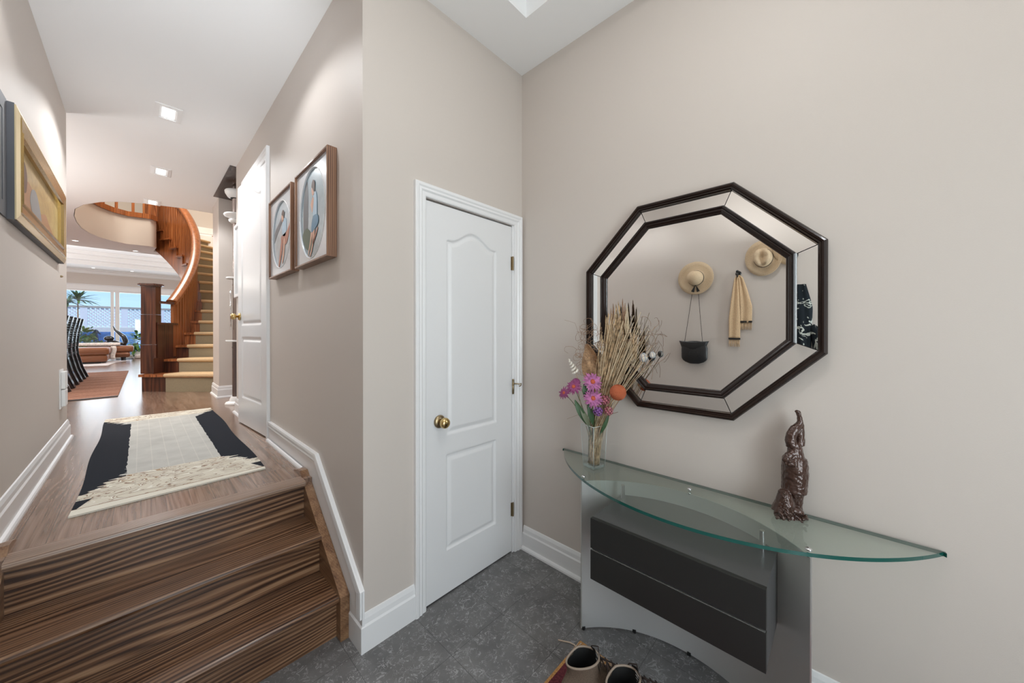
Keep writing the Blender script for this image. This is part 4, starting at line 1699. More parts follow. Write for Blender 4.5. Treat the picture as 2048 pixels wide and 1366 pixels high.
# white spiral shell on the left
c = vp(1144, 730, .0)
t = thing('spiral_shell', 'white spiral shell on a stem at the left of the bouquet', 'shell', c)
bm = B()
ax = (vp(1136, 716, 0) - vp(1152, 746, 0)).normalized()
s1 = ax.orthogonal().normalized(); s2 = ax.cross(s1)
pts, rad = [], []
for i in range(100):
    u = i / 99
    a = u * 2 * pi * 5
    rr = .013 * (1 - u) + .002
    pts.append(vp(1152, 746, 0) + ax * (u * .078) + (s1 * cos(a) + s2 * sin(a)) * rr)
    rad.append(.0066 * (1 - u * .6))
tube(bm, pts, rad, 8)
obj('shell_spiral', bm, M['shell'], t, smooth=True)
bm = B(); stem_to(bm, vp(1152, 748, 0), .0013)
obj('shell_stem', bm, M['straw'], t, smooth=True)

# grey-brown lotus pod
c = vp(1204, 691, .03)
t = thing('round_seed_head', 'round netted tan seed head in front of the mirror corner', 'dried flower', c)
bm = B(); ball(bm, c, .026, 2)
bmesh.ops.wireframe(bm, faces=bm.faces[:], thickness=.0022, use_replace=True)
obj('netted_head', bm, M['straw'], t)
bm = B(); stem_to(bm, c, .0014)
obj('head_stem', bm, M['straw'], t, smooth=True)

# big tan leaf
c = vp(1180, 710, .05)
t = thing('dried_leaf', 'large crumpled tan dried leaf at the back left of the bouquet', 'dried leaf', c)
bm = B()
rows = []
for i in range(13):
    u = i / 12
    wv = .052 * sin(pi * min(1, .12 + u * .86)) ** .8
    cc = vp(1196 - 22 * u, 790 - 102 * u, .05)
    rows.append([cc + RT * (wv * s) + FWV * (.018 * sin(u * 9 + s * 3)) for s in (-1, -.75, -.5, -.25, 0, .25, .5, .75, 1)])
quad_strip(bm, rows)
me = obj('leaf_blade', bm, M['tanleaf'], t, smooth=True)
bm = B(); stem_to(bm, vp(1196, 790, .05), .0014)
obj('leaf_stem', bm, M['straw'], t, smooth=True)

# dried reeds and grasses: countable heads first
heads = [(1222, 616, .02, 'brown'), (1231, 618, .03, 'straw'), (1240, 612, .0, 'straw'), (1250, 606, .03, 'brown'), (1256, 622, .05, 'straw2'), (1236, 640, -.01, 'straw'), (1226, 650, .0, 'straw'), (1247, 650, .03, 'straw'), (1262, 664, .04, 'straw2'), (1216, 640, .03, 'straw'), (1272, 668, .02, 'straw')]
for i, (px, py, dd, mm) in enumerate(heads):
    tip = vp(px, py, dd)
    lb = {'brown': 'dark brown tipped reed head, leftmost tip of the tall sheaf' if i == 0 else 'dark brown tipped reed head, the tallest tip of the sheaf', 'straw': 'tan dried reed head in the tall sheaf above the vase', 'straw2': 'pale cream grass plume, upper one beside the tallest tip of the sheaf' if i == 4 else 'pale cream grass plume, lower one at the right side of the sheaf'}[mm]
    t = thing('dried_reed', lb, 'dried grass', tip, {'brown': 'dark tipped reed heads', 'straw': 'tan reed heads', 'straw2': 'pale grass plumes'}[mm])
    bm = B()
    pts = crossing(bm, tip - Vector((0, 0, .09)), .0017)
    obj('reed_stem', bm, M['straw'], t, smooth=True)
    bm = B()
    base = tip - Vector((0, 0, .12))
    d = (tip - base)
    for k in range(70):
        u = random.random()
        a = random.uniform(0, 2 * pi)
        p = base + d * u + RT * .012 * sin(u * 2 + i)
        o_ = Vector((cos(a), sin(a), 0)) * (.010 * (1.1 - u))
        tube(bm, [p, p + o_ * .7 + Vector((0, 0, .010)), p + o_ + Vector((0, 0, .026))], [.0016, .0014, .0003], 4, caps=False)
    tube(bm, [base, base + d * .5, tip], [.003, .005, .001], 6)
    obj('reed_head', bm, M['brownpod'] if mm == 'brown' else M[mm], t)
# loose straws (uncountable)
bm, bm2 = B(), B()
for k in range(150):
    px = random.gauss(1231, 12); py = random.uniform(625, 760)
    crossing(bm, vp(px, py, random.uniform(-.04, .06)), random.choice((.0011, .0015, .002)))
for k in range(40):
    px = random.uniform(1240, 1310); py = random.uniform(650, 740)
    crossing(bm2, vp(px, py, random.uniform(-.02, .08)), .001)
o = obj('dried_straw_sheaf', bm, M['straw'], origin=(vx, vy, TZ_ + .02), smooth=True)
tag(o, 'dense sheaf of fine dried straw stems filling the square glass vase', 'dried grass', kind='stuff')
for k in range(22):
    crossing(bm2, vp(random.gauss(1240, 22), random.uniform(618, 700), random.uniform(-.05, .0)), .0013)
o = obj('pale_grass_wisps', bm2, M['straw2'], origin=(vx, vy, TZ_ + .02), smooth=True)
tag(o, 'thin pale cream grass wisps fanning out to the right of the straw sheaf', 'dried grass', kind='stuff')
bm = B()
for k in range(46):
    c = vp(random.uniform(1150, 1196), random.uniform(650, 730), random.uniform(-.02, .06))
    pts = [c]
    a = random.uniform(0, 2 * pi)
    for s in range(12):
        a += random.uniform(-.2, .95)
        pts.append(pts[-1] + (RT * cos(a) + UPV * sin(a)) * .009 + FWV * random.uniform(-.004, .004))
    tube(bm, pts, .0008, 4)
for k in range(26):
    c = vp(random.uniform(1262, 1312), random.uniform(650, 760), random.uniform(-.02, .08))
    a = random.uniform(0, pi)
    pts = [c]
    for s in range(8):
        a += random.uniform(-.3, .6)
        pts.append(pts[-1] + (RT * cos(a) + UPV * sin(a)) * .010)
    tube(bm, pts, .0008, 4)
tube(bm, [vp(1192, 720, 0), vp(1165, 690, 0), vp(1150, 646, 0), vp(1129, 640, 0)], .0006, 4)
tube(bm, [vp(1165, 826, 0), vp(1150, 832, 0), vp(1134, 838, 0)], .0007, 4)
tube(bm, [vp(1212, 838, -.02), vp(1224, 828, -.02), vp(1236, 824, -.02)], .0012, 4)
o = obj('curly_twigs', bm, M['brownpod'], origin=(vx, vy, TZ_ + VH), smooth=True)
tag(o, 'tangle of hair-thin curly brown twigs around the edges of the bouquet', 'twigs', kind='stuff')

# green leaves
leafs = [((1150, 800), (1172, 848), .018, 'leaf', 'upper dark green leaf at the left above the vase'), ((1160, 812), (1180, 856), .014, 'leafback', 'grey green folded leaf in front at the left above the vase'), ((1176, 806), (1186, 850), .015, 'leaf', 'dark green leaf in the middle above the vase rim'), ((1218, 828), (1200, 870), .010, 'leaf', 'narrow green leaf inside the right vase rim'), ((1168, 768), (1174, 800), .016, 'leaf', 'green leaf between the daisies')]
for (a, b_, wd, mm, l) in leafs:
    A_, B_ = vp(a[0], a[1], -.045), vp(b_[0], b_[1], -.03)
    t = thing('green_leaf', l, 'leaf', A_, 'green leaves above the vase rim')
    bm = B()
    rows = []
    for i in range(9):
        u = i / 8
        p = A_.lerp(B_, u) - FWV * (.010 * sin(pi * u))
        wv = wd * sin(pi * min(1, .05 + .9 * u))
        rows.append([p + RT * wv, p + FWV * .004, p - RT * wv])
    quad_strip(bm, rows)
    obj('leaf_blade', bm, M[mm], t, smooth=True)
    bm = B(); stem_to(bm, B_, .0013)
    obj('leaf_stem', bm, M['stem'], t, smooth=True)

# ================================================ bronze statuette
SBASE = Vector((1.628, .137, TZ_))
M['bronze'] = mat('brown_bronze', (.060, .027, .018), .28, .25, coat=.5, bump=.5, bscale=45)
D1 = SBASE.dot(FWV)


def sp(cx_, cy_, dd=0):
    """crop coordinates of the study drawing -> point; 4.878 units per pixel"""
    px, py = 1500 + cx_ / 4.878, 800 + cy_ / 4.878
    D = D1 + dd
    return FWV * D + RT * ((px - 1024) / 701.6 * D) + Vector((0, 0, H - (py - 665.7) / 701.6 * D))


def blobtube(bm, P, sides=12, flat=1.0):
    tube(bm, [sp(x, y, d) for x, y, r, d in P], [r for x, y, r, d in P], sides, flat=flat)


u_ = 1.28 / 701.6 / 4.878      # metres per drawing unit
bm = B()
blobtube(bm, [(452, 104, 14 * u_, 0), (470, 120, 22 * u_, 0), (484, 160, 20 * u_, 0), (490, 205, 24 * u_, 0), (480, 240, 30 * u_, 0), (440, 280, 40 * u_, 0), (405, 340, 44 * u_, 0), (396, 400, 46 * u_, 0), (410, 450, 48 * u_, 0)])
blobtube(bm, [(488, 200, 24 * u_, 0), (495, 240, 26 * u_, .004), (492, 300, 36 * u_, .004), (492, 370, 36 * u_, 0), (486, 440, 44 * u_, 0)])
blobtube(bm, [(440, 420, 50 * u_, 0), (440, 480, 62 * u_, 0), (445, 530, 70 * u_, 0), (440, 570, 85 * u_, 0)])
# shoulders and bent arm over the chest
blobtube(bm, [(440, 510, 30 * u_, -.01), (380, 545, 38 * u_, -.008), (350, 590, 34 * u_, -.01), (380, 620, 30 * u_, -.02), (440, 630, 26 * u_, -.024)])
blobtube(bm, [(480, 560, 44 * u_, 0), (525, 610, 36 * u_, 0), (540, 680, 26 * u_, -.006), (530, 740, 26 * u_, -.01), (480, 745, 24 * u_, -.02)])
blobtube(bm, [(440, 560, 95 * u_, .004), (440, 640, 105 * u_, .004), (440, 720, 108 * u_, .004), (437, 800, 104 * u_, .004), (434, 880, 102 * u_, .004), (434, 896, 96 * u_, .004)], 20)
ball(bm, sp(468, 590, -.020), 26 * u_, 2)
ball(bm, sp(462, 705, -.022), 40 * u_, 2)
ball(bm, sp(410, 615, -.016), 30 * u_, 2)
blobtube(bm, [(455, 880, 62 * u_, .004), (452, 960, 58 * u_, .004), (450, 1040, 52 * u_, .004), (445, 1100, 60 * u_, 0)])
# drapery / rock at the left and base
blobtube(bm, [(330, 880, 38 * u_, -.004), (340, 930, 60 * u_, -.004), (345, 1000, 78 * u_, -.004), (320, 1070, 86 * u_, 0), (300, 1110, 84 * u_, 0)])
blobtube(bm, [(270, 1090, 52 * u_, 0), (330, 1130, 66 * u_, -.004), (400, 1160, 66 * u_, -.008), (470, 1180, 62 * u_, -.010), (550, 1190, 48 * u_, -.010)])
blobtube(bm, [(420, 1075, 34 * u_, -.015), (470, 1090, 40 * u_, -.02), (500, 1110, 36 * u_, -.02)])
for k in range(60):
    x = random.uniform(250, 560); y = 1110 + (x - 250) * .22 + random.uniform(-50, 40)
    ball(bm, sp(x, y, random.uniform(-.045, -.005)), random.uniform(8, 20) * u_, 1)
for k in range(24):
    y = random.uniform(890, 1060); x = 340 + random.uniform(-45, 45)
    ball(bm, sp(x, y, random.uniform(-.035, -.015)), random.uniform(8, 15) * u_, 1)
for k in range(16):
    ball(bm, sp(random.uniform(340, 440), random.uniform(520, 640), -.03), random.uniform(6, 12) * u_, 1)
for v in bm.verts:
    if v.co.z < TZ_ + .001:
        v.co.z = TZ_ + .001
sta = obj('bronze_statuette', bm, M['bronze'], origin=SBASE)
tag(sta, 'brown bronze statuette with raised arms on a rocky base on the glass table', 'statuette')
md = sta.modifiers.new('remesh', 'REMESH')
md.mode = 'VOXEL'; md.voxel_size = .0019; md.use_smooth_shade = True
ms = sta.modifiers.new('smooth', 'SMOOTH'); ms.iterations = 3; ms.factor = .5
tx = bpy.data.textures.new('cast', 'CLOUDS'); tx.noise_scale = .011; tx.noise_depth = 3
mdp = sta.modifiers.new('cast', 'DISPLACE'); mdp.texture = tx; mdp.strength = .0045; mdp.mid_level = .5
bm = B(); lathe(bm, [(0, 0), (.010, 0), (.010, .0012), (0, .0012)], (sp(480, 1235, -.02).x, sp(480, 1235, -.02).y, TZ_ + .0002), sides=16)
obj('felt_pad', bm, M['white'], sta)

# ================================================ doormat and boots
def mat_rug():
    m = fabric('burgundy_woven_mat', (.12, .028, .036), scale=120, var=.5)
    return m


dm = thing('doormat', 'burgundy woven doormat with tan fringed border on the grey tiles', 'mat', (1.05, .5, 0))
bm = B(); box(bm, .62, 1.352, .05, .855, .0005, .006, .002)
obj('border', bm, fabric('tan_mat_border', (.48, .25, .09), scale=150, var=.3), dm)
bm = B(); box(bm, .62, 1.315, .05, .842, .004, .0085, .002)
obj('woven_field', bm, mat_rug(), dm)
bm = B()
for k in range(150):
    y = .055 + .795 * k / 149
    x = 1.312
    tube(bm, [(x, y, .009), (x + .018, y + random.uniform(-.004, .004), .009), (x + .036 + random.uniform(-.01, .006), y + random.uniform(-.008, .008), .0078)], .0012, 4)
tube(bm, [(1.30, .835, .010), (1.315, .86, .006), (1.312, .885, .004), (1.296, .915, .003), (1.288, .93, .003)], .003, 6)
o = obj('fringe', bm, mat('pale_fringe', (.55, .44, .34), .9), dm)
o['kind'] = 'stuff'

M['nubuck'] = fabric('brown_grey_nubuck', (.135, .098, .072), scale=300, var=.2)
M['bootblack'] = mat('black_boot_lining', (.008, .008, .008), .7)
M['sole'] = mat('dark_rubber_sole', (.03, .025, .022), .7)
M['lace'] = mat('black_brown_lace', (.035, .022, .018), .8)
M['piping'] = mat('light_brown_edge', (.28, .22, .17), .6)


def boot(loc, heading, label, tongue_up):
    root = thing('ankle_boot', label, 'boot', (0, 0, 0), 'pair of brown ankle boots on the doormat')
    # local: x forward (toe), z up, origin under the heel side of the ankle
    secs = []   # (x_center, z, half length, half width)
    outer = [(.045, .012, .135, .044), (.045, .030, .136, .045), (.040, .050, .125, .043), (.028, .070, .105, .041), (.012, .088, .078, .038), (.002, .105, .060, .036), (-.004, .125, .054, .036), (-.006, .145, .054, .038)]
    bm = B()
    rings = []
    for xc, z, a, b_ in outer:
        ring = []
        for k in range(40):
            t = 2 * pi * k / 40
            cx_ = xc + a * cos(t)
            wy = b_ * sin(t) * (1 - .22 * max(0, -cos(t)) + .02)
            zz = z
            ring.append((cx_, wy, zz - (.012 * max(0, -cos(t)) if z > .12 else 0)))
        rings.append(ring)
    lip = [(x * .93 + .0, y * .91, z - .003) for x, y, z in rings[-1]]
    quad_strip(bm, rings, closed_u=True)
    obj('upper', bm, M['nubuck'], root, smooth=True)
    bm = B()
    ins = []
    for s, z in ((.93, .143), (.90, .12), (.88, .09), (.90, .05), (1.15, .025)):
        ins.append([(-.006 + (x + .006) * s, y * s, z - (.012 * (1 if x < -.03 else 0) if z > .12 else 0)) for x, y, zz in rings[-1]])
    quad_strip(bm, ins, closed_u=True)
    bm.faces.new([v for v in bm.verts][-40:])
    obj('lining', bm, M['bootblack'], root, smooth=True)
    bm = B()
    tube(bm, [rings[-1][k % 40] for k in range(41)], .0032, 8)
    obj('collar_edge', bm, M['piping'], root, smooth=True)
    bm = B()
    rs = []
    for z, g in ((0, 1.0), (.004, 1.03), (.018, 1.03), (.022, 1.0)):
        rs.append([(.045 + .139 * g * cos(2 * pi * k / 40), .048 * g * sin(2 * pi * k / 40) * (1 - .2 * max(0, -cos(2 * pi * k / 40))), z) for k in range(40)])
    quad_strip(bm, rs, closed_u=True, caps=True)
    obj('sole', bm, M['sole'], root, smooth=True, auto=50)
    bm = B()
    for k in range(5):
        x = .048 + .021 * k; z = .128 - .0135 * k
        tube(bm, [(x, -.022, z - .004), (x + .008, 0, z + .005), (x + .014, .022, z - .006)], .0022, 6)
        tube(bm, [(x, .022, z - .004), (x + .008, 0, z + .007), (x + .014, -.022, z - .006)], .0022, 6)
    tube(bm, [(.05, .0, .135), (.062, .03, .142), (.05, .052, .128), (.03, .062, .10), (.02, .066, .07)], .0021, 6)
    tube(bm, [(.05, .0, .135), (.066, -.028, .144), (.058, -.05, .125), (.04, -.056, .095)], .0021, 6)
    obj('laces', bm, M['lace'], root, smooth=True)
    bm = B()
    rows = []
    for i in range(9):
        u = i / 8
        zc = .10 + .062 * u
        xx = .05 - .012 * u + (.006 if tongue_up else 0)
        wv = .030 * (1 - .35 * u ** 3) if u < .95 else .012
        rows.append([(xx - .010 * (1 - (s / 1) ** 2) * 0 - .006 * s * s, wv * s, zc) for s in (-1, -.5, 0, .5, 1)])
    quad_strip(bm, rows)
    tg = obj('tongue', bm, M['bootblack'], root, smooth=True)
    bm = B()
    for k in range(5):
        z = .112 + .008 * k
        box(bm, .0425, .0435, -.016 + .002 * (k % 2), .012 - .003 * (k % 3), z, z + .0016)
    obj('size_label', bm, M['white'], tg, label='white printed lines on the black tongue')
    root.location = loc
    root.rotation_euler = (0, 0, heading)
    root.scale = (1.15, 1.15, 1.15)
    return root


boot((1.135, .700, .009), radians(-36), 'brown ankle boot at the left, its black lined opening facing up', False)
boot((1.165, .555, .009), radians(-32), 'brown ankle boot at the right edge of the pair, black tongue with white print', True)

# ================================================ patterned runner on the hall floor
def rug_mat():
    m = fabric('patterned_rug', (.6, .57, .5), scale=350, var=.1)
    N = m.node_tree
    b = N.nodes['Principled BSDF']
    tc = N.nodes.new('ShaderNodeTexCoord')
    sp_ = N.nodes.new('ShaderNodeSeparateXYZ')
    N.links.new(tc.outputs['Object'], sp_.inputs[0])
    X, Y = sp_.outputs['X'], sp_.outputs['Y']          # X in -.355..355, Y 0..2.4
    wob = mth(N, 'MULTIPLY', mth(N, 'SUBTRACT', noise(N, coords(N, (2, 14, 1)), 1, 3), .5), .10)
    wobs = mth(N, 'MULTIPLY', mth(N, 'SUBTRACT', noise(N, coords(N, (1, 9, 1)), 1.5, 3), .5), .018)
    ax = mth(N, 'ADD', mth(N, 'ABSOLUTE', X), wobs)
    side = mth(N, 'GREATER_THAN', ax, .205)
    # ragged tongues where the dark sides meet the ends: streaks running across
    st1 = noise(N, coords(N, (3.5, 30, 1)), 1, 2)
    edge = mth(N, 'ADD', mth(N, 'MULTIPLY', mth(N, 'SUBTRACT', st1, .5), .42), mth(N, 'MULTIPLY', mth(N, 'SUBTRACT', mth(N, 'ABSOLUTE', X), .28), 1.7))
    near_ = mth(N, 'GREATER_THAN', mth(N, 'ADD', Y, edge), .36)
    far_ = mth(N, 'LESS_THAN', mth(N, 'SUBTRACT', Y, edge), 2.16)
    darkm = mth(N, 'MULTIPLY', mth(N, 'MULTIPLY', side, near_), far_)
    corner = mth(N, 'MULTIPLY', mth(N, 'GREATER_THAN', mth(N, 'ADD', mth(N, 'ABSOLUTE', X), mth(N, 'MULTIPLY', Y, .35)), .368), mth(N, 'MULTIPLY', mth(N, 'GREATER_THAN', Y, .055), mth(N, 'LESS_THAN', Y, .17)))
    darkm = mth(N, 'MAXIMUM', darkm, corner)
    # field with faint carved stripes
    field = ramp(N, [(.3, (.455, .45, .42)), (.7, (.545, .54, .505))])
    N.links.new(noise(N, coords(N), 7, 3), field.inputs[0])
    stripe = mth(N, 'LESS_THAN', mth(N, 'ABSOLUTE', mth(N, 'SUBTRACT', mth(N, 'FRACT', mth(N, 'MULTIPLY', X, 15)), .5)), .035)
    fc = mixc(N, mth(N, 'MULTIPLY', stripe, .35), field.outputs[0], (.66, .64, .58))
    # ends: cream ground with brown contour scrolls
    inend = mth(N, 'MAXIMUM', mth(N, 'LESS_THAN', mth(N, 'ADD', Y, mth(N, 'MULTIPLY', wob, 1.2)), .47), mth(N, 'GREATER_THAN', mth(N, 'ADD', Y, wob), 2.16))
    q = noise(N, coords(N, (4.5, 10, 1)), 1, .6, .5, 2.4)
    ln = None
    for off in (.40, .50, .60):
        l_ = mth(N, 'LESS_THAN', mth(N, 'ABSOLUTE', mth(N, 'SUBTRACT', q, off)), .013)
        ln = l_ if ln is None else mth(N, 'MAXIMUM', ln, l_)
    lightl = mth(N, 'LESS_THAN', mth(N, 'ABSOLUTE', mth(N, 'SUBTRACT', q, .52)), .03)
    gate = noise(N, coords(N), 9, 1)
    brown = mth(N, 'MULTIPLY', ln, mth(N, 'GREATER_THAN', gate, .42))
    fat = mth(N, 'MULTIPLY', mth(N, 'LESS_THAN', mth(N, 'ABSOLUTE', mth(N, 'SUBTRACT', q, .57)), .022), mth(N, 'GREATER_THAN', gate, .54))
    ec = mixc(N, lightl, (.66, .62, .52), (.78, .76, .68))
    ec = mixc(N, mth(N, 'MULTIPLY', brown, .9), ec, (.22, .13, .08))
    ec = mixc(N, mth(N, 'MULTIPLY', fat, .8), ec, (.36, .22, .11))
    bord = mth(N, 'LESS_THAN', mth(N, 'ABSOLUTE', mth(N, 'SUBTRACT', Y, .055)), .004)
    rim = mth(N, 'LESS_THAN', Y, .05)
    ec = mixc(N, rim, ec, (.74, .71, .62))
    ec = mixc(N, mth(N, 'MULTIPLY', bord, .8), ec, (.30, .2, .12))
    c = mixc(N, inend, fc, ec)
    c = mixc(N, darkm, c, (.010, .013, .020))
    # weave
    wv = noise(N, coords(N), 420, 1)
    c = mixc(N, .35, c, mixc(N, wv, (.7, .7, .7), (1.3, 1.3, 1.3)), 'MULTIPLY')
    N.links.new(c, b.inputs['Base Color'])
    return m


p_near_l, p_near_r, p_far_r, p_far_l = (-.212, 2.425), (.505, 2.465), (.515, 4.86), (-.215, 4.90)
rx, ry = .150, 2.445
bm = B()
nxs, nys = 12, 60
rows = []
for j in range(nys + 1):
    v = j / nys
    row = []
    for i in range(nxs + 1):
        u = i / nxs
        x = (p_near_l[0] * (1 - u) + p_near_r[0] * u) * (1 - v) + (p_far_l[0] * (1 - u) + p_far_r[0] * u) * v
        y = (p_near_l[1] * (1 - u) + p_near_r[1] * u) * (1 - v) + (p_far_l[1] * (1 - u) + p_far_r[1] * u) * v
        x += .006 * sin(y * 5)
        row.append((x, y, FZ + .009))
    rows.append(row)
V = quad_strip(bm, rows)
ex = bmesh.ops.extrude_face_region(bm, geom=bm.faces[:])
for g in ex['geom']:
    if isinstance(g, bmesh.types.BMVert):
        g.co.z = FZ + .0008
rg = obj('patterned_rug', bm, rug_mat(), origin=(rx, ry, FZ))
tag(rg, 'cream runner rug with black side bands and brown scroll ends on the hall floor', 'rug')

# ================================================ things on the left entry wall, seen in the mirror
M['felt'] = fabric('pale_straw_hat', (.60, .46, .31), scale=200, var=.12)
M['blackband'] = mat('black_ribbon', (.01, .01, .01), .5)
M['blackleather'] = mat('black_leather', (.012, .012, .013), .38, bump=.4, bscale=60)
M['scarf'] = fabric('beige_wool_scarf', (.62, .44, .27), scale=250, var=.2)
WX = XL


def wall_hook(y, z, label, parent=None):
    t = thing('coat_hook', label, 'hook', (WX, y, z), 'black coat hooks on the entry wall')
    bm = B(); lathe(bm, [(0, 0), (.022, 0), (.024, .005), (.018, .010), (0, .010)], (WX, y, z), axis='X', sides=24)
    obj('hook_plate', bm, M['black'], t, smooth=True, auto=40)
    bm = B()
    tube(bm, [(WX + .008, y, z), (WX + .035, y, z + .004), (WX + .05, y, z + .012)], .006, 8)
    tube(bm, [(WX + .008, y, z - .008), (WX + .03, y, z - .03), (WX + .048, y, z - .032), (WX + .058, y, z - .012)], .006, 8)
    ball(bm, (WX + .052, y, z + .014), .012, 2)
    ball(bm, (WX + .058, y, z - .010), .010, 2)
    obj('hook_arm', bm, M['black'], t, smooth=True)
    return t


def hat(y, z, R, label, style, tiltz=0.0):
    t = thing('straw_hat', label, 'hat', (WX, y, z), 'pale wide brimmed hats on the entry wall')
    bm = B()
    rings = []
    for k in range(48):
        a = 2 * pi * k / 48
        wob = .006 * sin(2 * a + .6)
        if style == 'round':
            pr = [(R, .030 + wob), (R * .8, .020), (R * .55, .016), (R * .44, .02), (R * .42, .05), (R * .38, .085), (R * .28, .108), (R * .14, .118), (0, .12)]
        else:
            cr = .40 if abs(sin(a)) < .2 else .46
            pr = [(R, .028 + wob * 2), (R * .8, .018), (R * .60, .014), (R * .5, .02), (R * .47, .06), (R * cr, .100), (R * .30, .112), (R * .14, .098), (0, .088)]
        c, s = cos(a), sin(a)
        if style == 'fedora':
            c *= .86
        rings.append([Vector((WX + .004 + h, y + r * c, z + r * s)) for r, h in pr])
    quad_strip(bm, rings, closed_v=True)
    bmesh.ops.remove_doubles(bm, verts=bm.verts, dist=1e-5)
    if style == 'fedora':      # pinched crown
        for v in bm.verts:
            if v.co.x > WX + .085:
                dd = abs(v.co.y - y)
                v.co.x -= .030 * math.exp(-(dd / .018) ** 2)
    o_ = obj('hat_body', bm, M['felt'], t, smooth=True)
    so = o_.modifiers.new('s', 'SOLIDIFY'); so.thickness = .003
    bm = B()
    k_ = .452 if style == 'round' else .512
    q = .86 if style == 'fedora' else 1
    pts = [(WX + .030, y + R * k_ * q * cos(2 * pi * i / 40), z + R * k_ * sin(2 * pi * i / 40)) for i in range(41)]
    sweep_shape(bm, pts, [(-.0018, -.009), (-.0018, .009), (.0018, .009), (.0018, -.009)], (1, 0, 0))
    band = obj('hat_band', bm, M['blackband'], t)
    if style == 'round':
        bm = B()
        for s in (-1, 1):
            extrude_poly(bm, [(WX + .031, y + s * .004, z - R * .43), (WX + .034, y + s * .040, z - R * .80), (WX + .032, y + s * .012, z - R * .86)], (.003, 0, 0))
        ball(bm, (WX + .036, y, z - R * .45), .009, 2)
        obj('bow', bm, M['blackband'], band)
    return t


hat(1.046, 1.918, .160, 'round crowned straw hat with black bow hanging above the black bag, seen in the mirror', 'round')
hat(.505, 2.035, .155, 'pinched crown pale hat with black band beside the scarf, seen in the mirror', 'fedora')
hat(.31, 2.10, .150, 'pale hat half hidden by the mirror frame, at the right of the pinched one', 'fedora')

# black bag hanging on two cords
bg = thing('black_bag', 'small black leather bag hanging on thin cords below the round straw hat', 'bag', (WX, 1.055, 1.09))
bm = B()
rows = []
for i in range(15):
    u = i / 14
    z = 1.085 + .215 * u
    hw = .120 * (sin(pi * min(1, (.10 + u * .95) * .58)) ** .55)
    hw = .118 if .3 < u < .7 else (.118 * sqrt(max(.02, 1 - ((.3 - u) / .32) ** 2)) if u <= .3 else .118 - .018 * (u - .7) / .3)
    dp_ = .034 * sqrt(max(.05, sin(pi * (.08 + .84 * u))))
    rows.append([Vector((WX + .036 + dp_ * cos(2 * pi * k / 28), 1.055 + hw * sin(2 * pi * k / 28), z + .006 * cos(4 * pi * k / 28) * (u > .9))) for k in range(28)])
quad_strip(bm, rows, closed_u=True, caps=True)
obj('bag_body', bm, M['blackleather'], bg, smooth=True)
bm = B()
rows = []
for i in range(7):
    u = i / 6
    z = 1.298 - .075 * u
    hw = .126 - .018 * u + .010 * (1 - u) ** 2
    rows.append([Vector((WX + .068 + .004 * sin(pi * u) - .03 * (s * s), 1.060 + hw * s, z + .008 * abs(s))) for s in (-1, -.8, -.5, -.2, 0, .2, .5, .8, 1)])
quad_strip(bm, rows)
fl = obj('flap', bm, M['blackleather'], bg, smooth=True)
fl.modifiers.new('s', 'SOLIDIFY').thickness = .004
bm = B()
for s in (-.5, .4):
    tube(bm, [(WX + .070, 1.055 + s * .07, 1.205), (WX + .0715, 1.055 + s * .09, 1.175), (WX + .068, 1.055 + s * .09 + .012, 1.15)], .003, 6)
obj('seam', bm, M['blackband'], fl, smooth=True)
for ya, yb in ((1.141, 1.083), (.980, 1.025)):
    bm = B(); tube(bm, [(WX + .045, ya, 1.295), (WX + .03, (ya + yb) / 2, 1.52), (WX + .012, yb, 1.77), (WX + .012, (yb + 1.05) / 2, 1.93)], .0022, 6)
    obj('cord', bm, M['lace'], bg, smooth=True)
wall_hook(1.05, 1.945, 'black coat hook hidden behind the round straw hat')

# scarf on a hook
wall_hook(.694, 1.925, 'black coat hook that carries the beige scarf, seen in the mirror')
sc_ = thing('beige_scarf', 'folded beige fringed scarf with black end stripes on a black hook', 'scarf', (WX, .69, 1.28))
for nm, ys0, ys1, zb0, xo in (('left_fall', (.715, .763), (.694, .675), 1.325, .034), ('right_fall', (.692, .678), (.672, .588), 1.478, .020)):
    bm = B()
    rows = []
    for i in range(19):
        u = i / 18
        z = 1.905 - (1.905 - zb0) * u
        e = min(1, u * 1.5) ** .8
        ya = ys0[0] + (ys0[1] - ys0[0]) * e
        yb = ys1[0] + (ys1[1] - ys1[0]) * e
        if u < .03:
            ya, yb = .705, .684
        rows.append([Vector((WX + xo + .006 * sin(s * 9 + u * 2) * (1 - .4 * u), ya + (yb - ya) * s, z)) for s in [q / 10 for q in range(11)]])
    quad_strip(bm, rows)
    o_ = obj('scarf_fall', bm, M['scarf'], sc_, smooth=True)
    o_.modifiers.new('s', 'SOLIDIFY').thickness = .007
    bm = B(); box(bm, WX + xo - .009, WX + xo + .010, min(ys0[1], ys1[1]) - .001, max(ys0[1], ys1[1]) + .001, zb0 - .001, zb0 + .014, .002)
    obj('black_stripe', bm, M['blackband'], o_)
    bm = B()
    a_, b2 = min(ys0[1], ys1[1]), max(ys0[1], ys1[1])
    for k in range(14):
        y = a_ + (b2 - a_) * (k + .5) / 14
        tube(bm, [(WX + xo, y, zb0), (WX + xo + random.uniform(-.004, .004), y + random.uniform(-.002, .002), zb0 - .035), (WX + xo, y + random.uniform(-.003, .003), zb0 - .066)], [.0028, .0026, .0018], 5)
    obj('fringe', bm, M['scarf'], o_, smooth=True)

